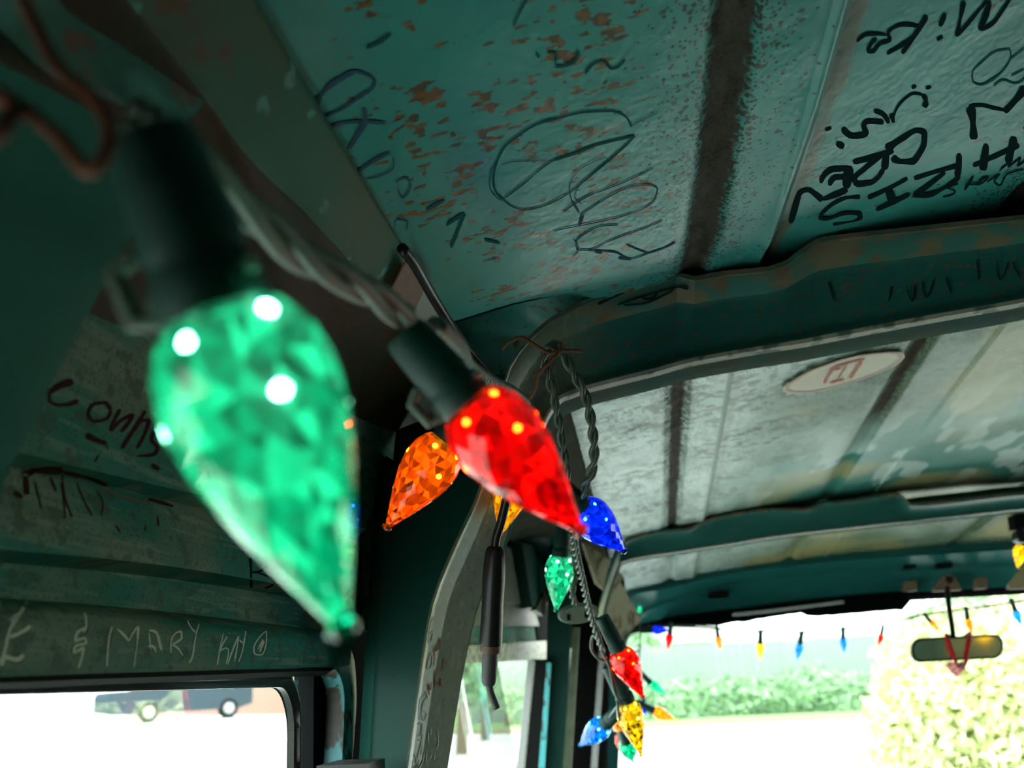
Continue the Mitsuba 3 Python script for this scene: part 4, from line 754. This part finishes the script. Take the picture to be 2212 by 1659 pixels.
# ------------------------------------------------------------------ black cable with its connector
key = fresh('antenna_cable'); tag(key, 'black cable along the rail that hangs down into a rubber sleeved connector', 'cable')
cab = P3([(868, 536, .485), (895, 570, .50), (930, 632, .53), (965, 690, .555), (1005, 748, .575), (1050, 800, .59), (1085, 845, .60), (1112, 900, .605), (1116, 970, .61), (1106, 1030, .613), (1094, 1080, .615), (1082, 1130, .617), (1071, 1168, .618), (1070, 1190, .618)])
put(key + '__cord', tube(resample(cab, 90), .0027, 12), 'black_rubber', smooth=True)
a_, b_ = atD(1070, 1180, .618), atD(1060, 1392, .618); ax = unit(b_ - a_); Lp = np.linalg.norm(b_ - a_)
put(key + '__connector_sleeve', lathe([(0, 0), (.0035, 0), (.0052, .0015), (.0060, .005), (.0066, .012), (.0068, Lp * .35), (.0064, Lp * .6), (.0066, Lp * .75), (.0069, Lp - .002), (.0067, Lp), (.0052, Lp)], a_, ax, 32), 'black_rubber', smooth=40)
put(key + '__ferrule', lathe([(.0052, Lp - .001), (.0062, Lp), (.0064, Lp + .003), (.0060, Lp + .0045), (.0040, Lp + .005)], a_, ax, 28), 'rust_brown', smooth=35)
L2 = np.linalg.norm(atD(1056, 1480, .618) - a_)
put(key + '__lower_body', lathe([(.0046, Lp + .004), (.0047, Lp + .006), (.0046, L2 * .93), (.0042, L2 * .98), (.0032, L2), (0, L2)], a_, ax, 28), 'grey_rubber', smooth=35)
put(key + '__wire_stub', tube(resample(P3([(1056, 1476, .618), (1060, 1495, .618), (1066, 1512, .618), (1073, 1530, .618)]), 20), .0021, 12), 'grey_rubber', smooth=True)

# ------------------------------------------------------------------ rusty wires
key = fresh('rusty_wire_tie'); tag(put(key, cat_meshes([tube(resample(P3(q), 50), .00115, 9) for q in ([(1084, 755, .72), (1100, 738, .715), (1118, 730, .708), (1135, 732, .70), (1169, 753, .694), (1190, 763, .692), (1206, 757, .69), (1222, 757, .69), (1257, 758, .69)], [(1211, 741, .69), (1212, 753, .688), (1201, 767, .687), (1186, 783, .687), (1163, 812, .69), (1158, 838, .695), (1148, 856, .70), (1134, 868, .71)])]), 'rust_wire', smooth=True), 'thin rusty wire twisted round the bow, holding up the cords', 'wire')
key = fresh('rusty_wire_hook'); tag(put(key, cat_meshes([tube(resample(P3(q), 60), r, 12) for r, q in ((.0011, [(40, -30, .17), (80, 60, .165), (130, 150, .16), (185, 195, .155), (225, 245, .15), (238, 300, .148), (225, 345, .147), (195, 370, .147), (165, 345, .148), (140, 310, .15), (90, 265, .152), (40, 225, .155), (-30, 190, .16)]), (.0013, [(-20, 300, .15), (10, 275, .15), (30, 240, .152), (0, 210, .155)]))]), 'rust_wire', smooth=True), 'blurred rust red wire hook beside the camera in the upper left corner', 'wire')

# ------------------------------------------------------------------ plug end of the string
key = fresh('string_plug')
c = atD(1250, 1328, 1.06); u = unit(M[:, 0] + .12 * M[:, 1]); v_ = unit(np.cross(M[:, 2], u)); v_ = v_ if v_ @ M[:, 1] > 0 else -v_
hx, hy = 45 / 2250 * 1.06, 20 / 2250 * 1.06
an = np.linspace(0, 2 * np.pi, 41)[:-1]
ringp = lambda s, dz: np.array([c + u * hx * s * math.cos(a) + v_ * hy * s * math.sin(a) + M[:, 2] * dz for a in an])
rows = [ringp(.9, 0), ringp(.97, .0006), ringp(1, .002), ringp(1, .012), ringp(.85, .016)]
rows = [np.vstack([r, r[:1]]) for r in rows]
m = cat_meshes([grid(rows), trimesh.Trimesh(np.vstack([rows[0][:-1], [c]]), [[i, (i + 1) % 40, 40] for i in range(40)], process=False), trimesh.Trimesh(np.vstack([rows[-1][:-1], [c + M[:, 2] * .016]]), [[(i + 1) % 40, i, 40] for i in range(40)], process=False)])
put(key + '__body', m, 'plug_grey', smooth=40)
for px, py in ((1228, 1334), (1266, 1328)):
    q = atD(px, py, 1.0592); put(key + '__slot', prism([q - u * .0016 - v_ * .0032, q + u * .0016 - v_ * .0032, q + u * .0016 + v_ * .0032, q - u * .0016 + v_ * .0032], M[:, 2] * .001), 'black_fabric')
tag(key, 'flat oval grey green plug with two dark slots, beside the small upright green bulb', 'plug')

# ------------------------------------------------------------------ rear view mirror, beads, visor and fittings
key = fresh('rear_view_mirror'); tag(key, 'rear view mirror with rounded corners hanging from the windshield header', 'mirror')
MY = 2.08
def rr_px(x0, x1, y0, y1, r, Y, k=8, slope=-.05):
    out = []
    for cx, cy, a0 in ((x1 - r, y0 + r, -90), (x1 - r, y1 - r, 0), (x0 + r, y1 - r, 90), (x0 + r, y0 + r, 180)):
        for a in np.radians(np.linspace(a0, a0 + 90, k)): out.append((cx + r * math.cos(a), cy + r * math.sin(a)))
    return np.array([atY(x, y + slope * (x - 2068), Y + .00006 * (x - 2068) - .0005 * (y - 1400)) for x, y in out])
o0, o1, o2 = rr_px(1968, 2168, 1374, 1427, 22, MY), rr_px(1970, 2166, 1376, 1425, 21, MY - .004), rr_px(1974, 2163, 1379, 1422, 19, MY - .0042)
cl = lambda r: np.vstack([r, r[:1]])
bk = (o0 - o0.mean(0)) * .8 + o0.mean(0) + [0, .02, 0]
put(key + '__housing', cat_meshes([grid([cl(o2), cl(o1), cl(o0), cl(o0 + [0, .008, 0]), cl(bk)]), trimesh.Trimesh(np.vstack([bk, [bk.mean(0)]]), [[(i + 1) % len(bk), i, len(bk)] for i in range(len(bk))], process=False)]), 'black_rubber', smooth=40)
put(key + '__glass', trimesh.Trimesh(np.vstack([o2, [o2.mean(0)]]) + [0, .0004, 0], [[i, (i + 1) % len(o2), len(o2)] for i in range(len(o2))], process=False), 'mirror_face')
put(key + '__stem', tube(resample(np.array([atY(2046, 1268, 2.2), atY(2050, 1310, 2.17), atY(2056, 1350, 2.13), atY(2060, 1385, MY + .012)]), 20), .0055, 12), 'black_rubber', smooth=True)
tri = [(2017, 1277), (2024, 1262), (2036, 1246), (2050, 1240), (2062, 1246), (2072, 1262), (2078, 1274)]
put(key + '__mounting_plate', prism([atY(x, y, 2.195) for x, y in tri], [0, .02, 0]), 'rusty_plate')
put(key + '__screw', lathe([(0, -.003), (.006, -.003), (.0075, 0), (.0075, .004), (0, .004)], atY(2051, 1252, 2.194), [0, 1, 0], 16), 'black_rubber')
key = fresh('bead_necklace'); tag(key, 'red bead necklace with a pink and white spotted pendant hanging over the mirror', 'necklace')
pth = [(2056, 1378), (2044, 1371.5), (2049, 1385), (2056, 1405), (2064, 1428), (2073, 1440), (2084, 1434), (2089, 1410), (2093, 1385), (2094, 1368.5), (2082, 1378)]
q = resample(np.array([atY(x, y, MY - .0105 - .0005 * (y - 1400) + (.016 if y < 1372 else .03 if x in (2056, 2082) and y < 1380 else 0)) for x, y in pth]), 46)
s0 = trimesh.creation.icosphere(1, .0040)
tag(put(key + '__beads', cat_meshes([s0.copy().apply_translation(x) for x in q]), 'bead_red', smooth=True), kind='stuff')
hp = [(2066, 1464), (2054, 1452), (2044, 1440), (2046, 1430), (2056, 1428), (2066, 1434), (2077, 1428), (2087, 1432), (2086, 1444), (2077, 1455)]
put(key + '__pendant', prism([atY(x, y, MY - .034) for x, y in hp], [0, .0015, 0]), 'pendant_pink')
for x, y in ((2052, 1437), (2060, 1446), (2068, 1440), (2076, 1436), (2066, 1454), (2074, 1448), (2056, 1452), (2081, 1444)):
    put(key + '__black_spot', lathe([(0, -.001), (.0018, -.001), (.0018, .001), (0, .001)], atY(x, y, MY - .035), [0, 1, 0], 10), 'black_fabric')
# sun visor, seen edge-on, its lower edge torn
key = fresh('sun_visor'); tag(key, 'dark sun visor with a torn lower edge under the windshield header', 'sun visor')
g = np.random.default_rng(5)
top = [(x, float(np.interp(x, [p[0] for p in h_low], [p[1] for p in h_low])) - 4) for x in np.linspace(1430, 1962, 40)]
bot = []
for x in np.linspace(1430, 1962, 40):
    y = np.interp(x, [1430, 1544, 1627, 1731, 1745, 1793, 1876, 1940, 1956, 1962], [1350, 1345, 1335, 1318, 1326, 1326, 1318, 1314, 1313, 1296]) + g.normal(0, 1.1); bot.append((x, y))
tp = np.array([atY(x, y, 2.235) for x, y in top]); bt = np.array([atY(x, y, 2.20) for x, y in bot])
put(key + '__panel', solid(grid([tp + [0, .02, .004], tp, tp * .5 + bt * .5, bt]), .006), 'black_fabric', smooth=40)
put(key + '__rod', tube(resample(np.array([atY(x, y, 2.185) for x, y in ((1582, 1328), (1660, 1320), (1750, 1309), (1822, 1300))]), 20), .0032, 10), 'chrome_dull', smooth=True)
for x0, x1, y0, y1 in ((1954, 1982, 1254, 1277), (2110, 2134, 1246, 1272)):
    key = fresh('visor_clip'); tag(put(key, prism([atY(x0, y1, 2.20), atY(x1, y1 - 2, 2.20), atY(x1 - 2, y0, 2.20), atY(x0 + 3, y0 + 2, 2.20)], [0, .03, 0]), 'rusty_plate'), 'small rusty clip on the header ' + ('left of the mirror stem' if x0 < 2000 else 'right of the mirror stem'), 'clip', 'rusty clips on the windshield header')
key = fresh('visor_bracket'); tag(put(key, prism([atY(x, y, 2.12) for x, y in ((2178, 1272), (2180, 1262), (2212, 1222), (2262, 1206), (2300, 1270))], [0, .012, 0]), 'tan_plastic'), 'tan triangular visor bracket at the right edge', 'bracket')
for (x, y, w, h) in ((1552, 1285, 44, 13), (1966, 1221, 26, 14), (2041, 1222, 34, 10)):
    put('windshield_header__slot', prism([atY(x - w / 2, y + h / 2 + 1, 2.196), atY(x + w / 2, y + h / 2 - 2, 2.196), atY(x + w / 2, y - h / 2 - 2, 2.192), atY(x - w / 2, y - h / 2 + 1, 2.192)], [0, .02, 0]), 'black_fabric')
key = fresh('dome_lamp_housing'); tag(key, 'small black box under the front ceiling at the right edge', 'lamp housing')
put(key + '__box', prism([atY(x, y, 1.9) for x, y in ((2188, 1112), (2260, 1102), (2262, 1136), (2192, 1142))], [0, .03, 0]), 'black_fabric')
put(key + '__knob', lathe([(0, -.004), (.010, -.004), (.012, 0), (.012, .02), (0, .02)], atY(2208, 1158, 1.9), [0, 1, 0], 16), 'black_rubber', smooth=40)
# ------------------------------------------------------------------ outside
GZ = -EYE
def leaves(n, cen, rad, size, g, flatten=1.0):
    """A cloud of leaf blades: points in an ellipsoid's outer part."""
    d = g.normal(size=(n, 3)); d /= np.linalg.norm(d, axis=1, keepdims=True)
    r = g.uniform(.45, 1.0, n) ** .6 * (1 + .25 * (meshkit.fbm(d * 2.2 + cen, 3, 4) - .5) * 2)
    p = np.asarray(cen) + d * r[:, None] * np.asarray(rad)
    a = g.normal(size=(n, 3)); a /= np.linalg.norm(a, axis=1, keepdims=True); b = np.cross(a, g.normal(size=(n, 3))); b /= np.linalg.norm(b, axis=1, keepdims=True)
    s = g.uniform(.6, 1.3, (n, 1)) * size
    v = np.stack([p - a * s, p + b * s * .35, p + a * s, p - b * s * .35], 1).reshape(-1, 3); i = np.arange(n)[:, None] * 4
    return trimesh.Trimesh(v, np.vstack([i + [0, 1, 2], i + [0, 2, 3]]), process=False)
flat('pavement', (.62, .62, .60)); flat('kerb_stone', (.30, .285, .19)); flat('grass', (.24, .36, .17)); flat('leaf_hedge', (.30, .46, .27)); flat('leaf_bush', (.64, .70, .34)); flat('leaf_bush_dark', (.46, .53, .24)); flat('leaf_pale', (.76, .74, .46)); flat('bark', (.20, .16, .11))  # bush leaf tones kept pale: haze of the dirty glass put into the colour
flat('fence_wood', (.29, .33, .31)); flat('house_wall', (.75, .74, .70)); flat('house_roof', (.42, .40, .38)); flat('window_dark', (.06, .08, .09)); flat('brick_far', (.55, .30, .27)); flat('car_blue', (.06, .08, .10)); flat('car_dark', (.05, .055, .06)); flat('tyre', (.02, .02, .02)); flat('hub_bright', (.5, .5, .5))
tag(put('street', box([-120, -60, GZ - .2], [120, 120, GZ]), 'pavement'), 'bright pavement outside the truck', kind='structure')
KY = atZ(1640, 1562, GZ)[1]
key = fresh('kerb'); tag(put(key, box([-20, KY, GZ], [40, KY + .35, GZ + .14]), 'kerb_stone'), 'pale kerb along the far side of the street', kind='structure')
tag(put('verge', box([-40, KY + .35, GZ - .1], [60, KY + 30, GZ + .12]), 'grass'), 'grass strip behind the kerb', kind='structure')
g = np.random.default_rng(11)
key = fresh('hedge'); hz = GZ
m = cat_meshes([leaves(420, [x, KY + 3.2 + g.normal(0, .4), GZ + .55 + g.normal(0, .08)], [1.5, 1.1, .68 + g.normal(0, .10)], .17, g) for x in np.arange(-2.2, 16, 1.15)])
tag(put(key, m, 'leaf_hedge'), 'pale green hedge behind the street, seen through the windshield', 'hedge', kind='stuff')
key = fresh('fence'); tag(key, 'tall grey board fence behind the hedge', 'fence')
x = -6.
while x < 17:
    put(key + '__board', box([x, KY + 5.4 + g.uniform(0, .02), GZ + .1], [x + .246, KY + 5.44, GZ + 2.25 + g.normal(0, .02)]), 'fence_wood'); x += .25
put(key + '__rail', box([-6, KY + 5.44, GZ + 1.7], [17, KY + 5.5, GZ + 1.8]), 'fence_wood')
# pale house behind the fence
key = fresh('house'); tag(key, 'pale low house behind the fence at the left of the windshield', 'house')
hx0, hx1, hy = -3.5, 2.6, KY + 16
put(key + '__wall', box([hx0, hy, GZ], [hx1, hy + 7, GZ + 2.6]), 'house_wall')
rf = trimesh.Trimesh([[hx0 - .4, hy - .5, GZ + 2.6], [hx1 + .4, hy - .5, GZ + 2.6], [hx1 + .4, hy + 7.5, GZ + 2.6], [hx0 - .4, hy + 7.5, GZ + 2.6], [hx0 + .5, hy + 3.5, GZ + 4.6], [hx1 - .5, hy + 3.5, GZ + 4.6]], [[0, 1, 5], [0, 5, 4], [2, 3, 4], [2, 4, 5], [1, 2, 5], [3, 0, 4], [0, 2, 1], [0, 3, 2]], process=False)
put(key + '__roof', rf, 'house_roof')
for x in (-2.2, .6): put(key + '__window', box([x, hy - .04, GZ + 1.0], [x + 1.1, hy, GZ + 2.1]), 'window_dark')
for k, (x, w) in enumerate(((-1.2, 1.5), (12.5, 2.6), (17.5, 3.6))):
    key = fresh('tree'); cy = KY + 11 + 3 * k
    put(key + '__trunk', tube(np.array([[x, cy, GZ], [x + .1, cy, GZ + 1.5], [x - .1, cy, GZ + 3]]), .16, 8), 'bark')
    tag(put(key + '__crown', leaves(1600, [x, cy, GZ + 2.2 + .5 * k], [w, 1.8, 1.2 + .2 * k], .22, g), 'leaf_hedge'), kind='stuff')
    tag(key, ('pale tree behind the fence, nearest the house', 'pale tree behind the middle of the fence', 'pale tree behind the right end of the fence')[k], 'tree', 'trees behind the fence')
# the willowy bush on the right
key = fresh('bush'); tag(key, 'large yellow green bush close in front of the truck, behind the mirror', 'bush')
bc = np.array([5.2, 13.5, GZ + .9]); parts = []
for c_, r_, n in (((4.4, 13.0, GZ + .3), (1.7, 1.4, 1.2), 5200), ((5.6, 13.4, GZ + 1.1), (1.7, 1.5, 1.3), 5200), ((3.6, 12.8, GZ + .9), (1.2, 1.1, 1.0), 3600), ((6.8, 13.8, GZ + 1.5), (1.8, 1.6, 1.5), 4200), ((5.0, 12.6, GZ - .1), (2.0, 1.4, .9), 4000), ((3.2, 12.9, GZ + .2), (1.0, .9, 1.0), 2200)):
    parts.append(leaves(n, c_, r_, .085, g))
allm = cat_meshes(parts); nf = len(allm.faces) // 2
cc = [leaves(3000, (4.6, 12.9, GZ + .6), (2.2, 1.5, 1.5), .10, g), leaves(2600, (3.4, 12.7, GZ + .6), (1.1, 1.0, 1.3), .10, g), leaves(2600, (6.2, 13.3, GZ + 1.3), (1.9, 1.5, 1.4), .10, g)]
tag(put(key + '__foliage', allm, 'leaf_bush'), kind='stuff')
tag(put(key + '__pale_foliage', cat_meshes(cc), 'leaf_pale'), 'pale cream yellow foliage', kind='stuff')
tag(put(key + '__inner_foliage', cat_meshes([leaves(3500, (4.6, 13.2, GZ + .4), (1.6, 1.1, 1.1), .09, g), leaves(2500, (6.0, 13.6, GZ + 1.0), (1.5, 1.1, 1.1), .09, g)]), 'leaf_bush_dark'), kind='stuff')
for k in range(9):
    a = g.uniform(-1, 1); put(key + '__stem', tube(np.array([[4.8 + a * .3, 13.2, GZ], [4.8 + a * .9, 13.2 + g.normal(0, .3), GZ + 1.], [4.8 + a * 1.9, 13.2 + g.normal(0, .5), GZ + 1.9]]), [.035, .025, .01], 6), 'bark')
# power lines over the street
for k, (ya, yb) in enumerate(((1330, 1305), (1352, 1318))):
    key = fresh('power_line'); a, b = atY(1380, ya + 20, 34.), atY(2300, yb - 25, 34.)
    tag(put(key, tube(np.array([a + (b - a) * t - [0, 0, .5 * 4 * t * (1 - t)] for t in np.linspace(-.6, 1.6, 30)]), .012, 5), 'car_dark'), ('upper', 'lower')[k] + ' thin power line across the sky above the fence', 'power line', 'power lines over the street')
# parked pickup seen through the left window
key = fresh('pickup_truck'); tag(key, 'dark blurred pickup truck parked far off beyond the left window', 'pickup truck')
cd = 40.; a, b = atZ(270, 1560, 0), 0
def dirn(px): r = ray(px, 1540); r = r.copy(); r[2] = 0; return r / np.linalg.norm(r)
pa, pb = dirn(228) * cd, dirn(545) * (cd + 1.5)
ux = unit(pb - pa); Lc = np.linalg.norm(pb - pa); uy = np.array([-ux[1], ux[0], 0]); uy = uy if uy @ pa > 0 else -uy
lot = np.array([pa + pb]) / 2
g0 = atZ(400, 1564, 0); zc_ = (ray(330, 1562) * cd / np.linalg.norm(ray(330, 1562)))[2]
def cpt(s, d, z): return pa + ux * Lc * s + uy * d + np.array([0, 0, z + zc_])
def side_prism(prof): return prism([cpt(s, 0, z) for s, z in prof], uy * 1.9)
put(key + '__body', side_prism([(0, .42), (.0, .95), (.02, 1.1), (.28, 1.15), (.30, 1.1), (.42, 1.12), (1, 1.1), (1, .5), (.9, .34), (.12, .3)]), 'car_blue')
put(key + '__cab', side_prism([(.24, 1.12), (.33, 1.75), (.36, 1.8), (.55, 1.8), (.58, 1.12)]), 'car_blue')
put(key + '__side_window', prism([cpt(s, -.02, z) for s, z in ((.30, 1.2), (.35, 1.68), (.53, 1.68), (.55, 1.2))], uy * .02), 'window_dark')
for s in (.28, .83):
    w = put(key + '__wheel', lathe([(0, -.02), (.2, -.02), (.34, .0), (.36, .04), (.36, .2), (.33, .24), (0, .24)], cpt(s, 0, .36), uy, 24), 'tyre')
    put(key + '__hub_cap', lathe([(0, -.06), (.16, -.05), (.2, -.02), (.2, .0), (0, .0)], cpt(s, 0, .36), uy, 16), 'hub_bright')
# raised lot under it, brick building behind
lc = (pa + pb) / 2
lot = prism([lc + ux * -30 - uy * 5, lc + ux * 4 - uy * 5, lc + ux * 4 + uy * 30, lc - ux * 30 + uy * 30], [0, 0, -.1]); lot.apply_translation([0, 0, zc_])
slope = prism([lc + ux * -30 - uy * 5 + [0, 0, zc_], lc + ux * 4 - uy * 5 + [0, 0, zc_], lc + ux * 4 - uy * 14 + [0, 0, GZ], lc - ux * 30 - uy * 14 + [0, 0, GZ]], [0, 0, -.1])
tag(put('parking_lot', cat_meshes([lot, slope]), 'pavement'), 'bright raised parking lot to the left', kind='structure')
key = fresh('brick_building'); tag(key, 'reddish building right of the pickup beyond the left window', 'building')
q0, q1 = dirn(545) * 52, dirn(760) * 58; uu = unit(q1 - q0); nn_ = np.array([-uu[1], uu[0], 0]); nn_ = nn_ if nn_ @ q0 > 0 else -nn_
put(key + '__wall', prism([q0 + [0, 0, GZ], q1 + [0, 0, GZ], q1 + [0, 0, zc_ + 5], q0 + [0, 0, zc_ + 5]], nn_ * 8), 'brick_far')
put(key + '__roof', prism([q0 + [0, 0, zc_ + 5] - nn_ * .3, q1 + [0, 0, zc_ + 5] - nn_ * .3, q1 + [0, 0, zc_ + 5] + nn_ * 8.3, q0 + [0, 0, zc_ + 5] + nn_ * 8.3], [0, 0, .3]), 'house_roof')
for s in (.25, .6): put(key + '__window', prism([q0 + (q1 - q0) * s + [0, 0, zc_ + 1] - nn_ * .03, q0 + (q1 - q0) * (s + .12) + [0, 0, zc_ + 1] - nn_ * .03, q0 + (q1 - q0) * (s + .12) + [0, 0, zc_ + 2.4] - nn_ * .03, q0 + (q1 - q0) * s + [0, 0, zc_ + 2.4] - nn_ * .03], nn_ * .02), 'window_dark')
for k in range(3):
    key = fresh('tree'); c_ = dirn(994 + 52 * k) * (22 + 5 * k)
    put(key + '__trunk', tube(np.array([c_ + [0, 0, GZ], c_ + [.1, 0, GZ + 1.2], c_ + [0, 0, GZ + 2.2]]), .12, 8), 'bark')
    tag(put(key + '__crown', leaves(1200, c_ + [0, 0, GZ + 2.3], [1.1, 1.1, 1.5], .18, g), 'leaf_hedge'), kind='stuff')
    tag(key, 'pale tree seen through the left door glass, ' + ('nearest the pillar', 'middle of three', 'farthest from the pillar')[k], 'tree', 'trees beyond the door glass')
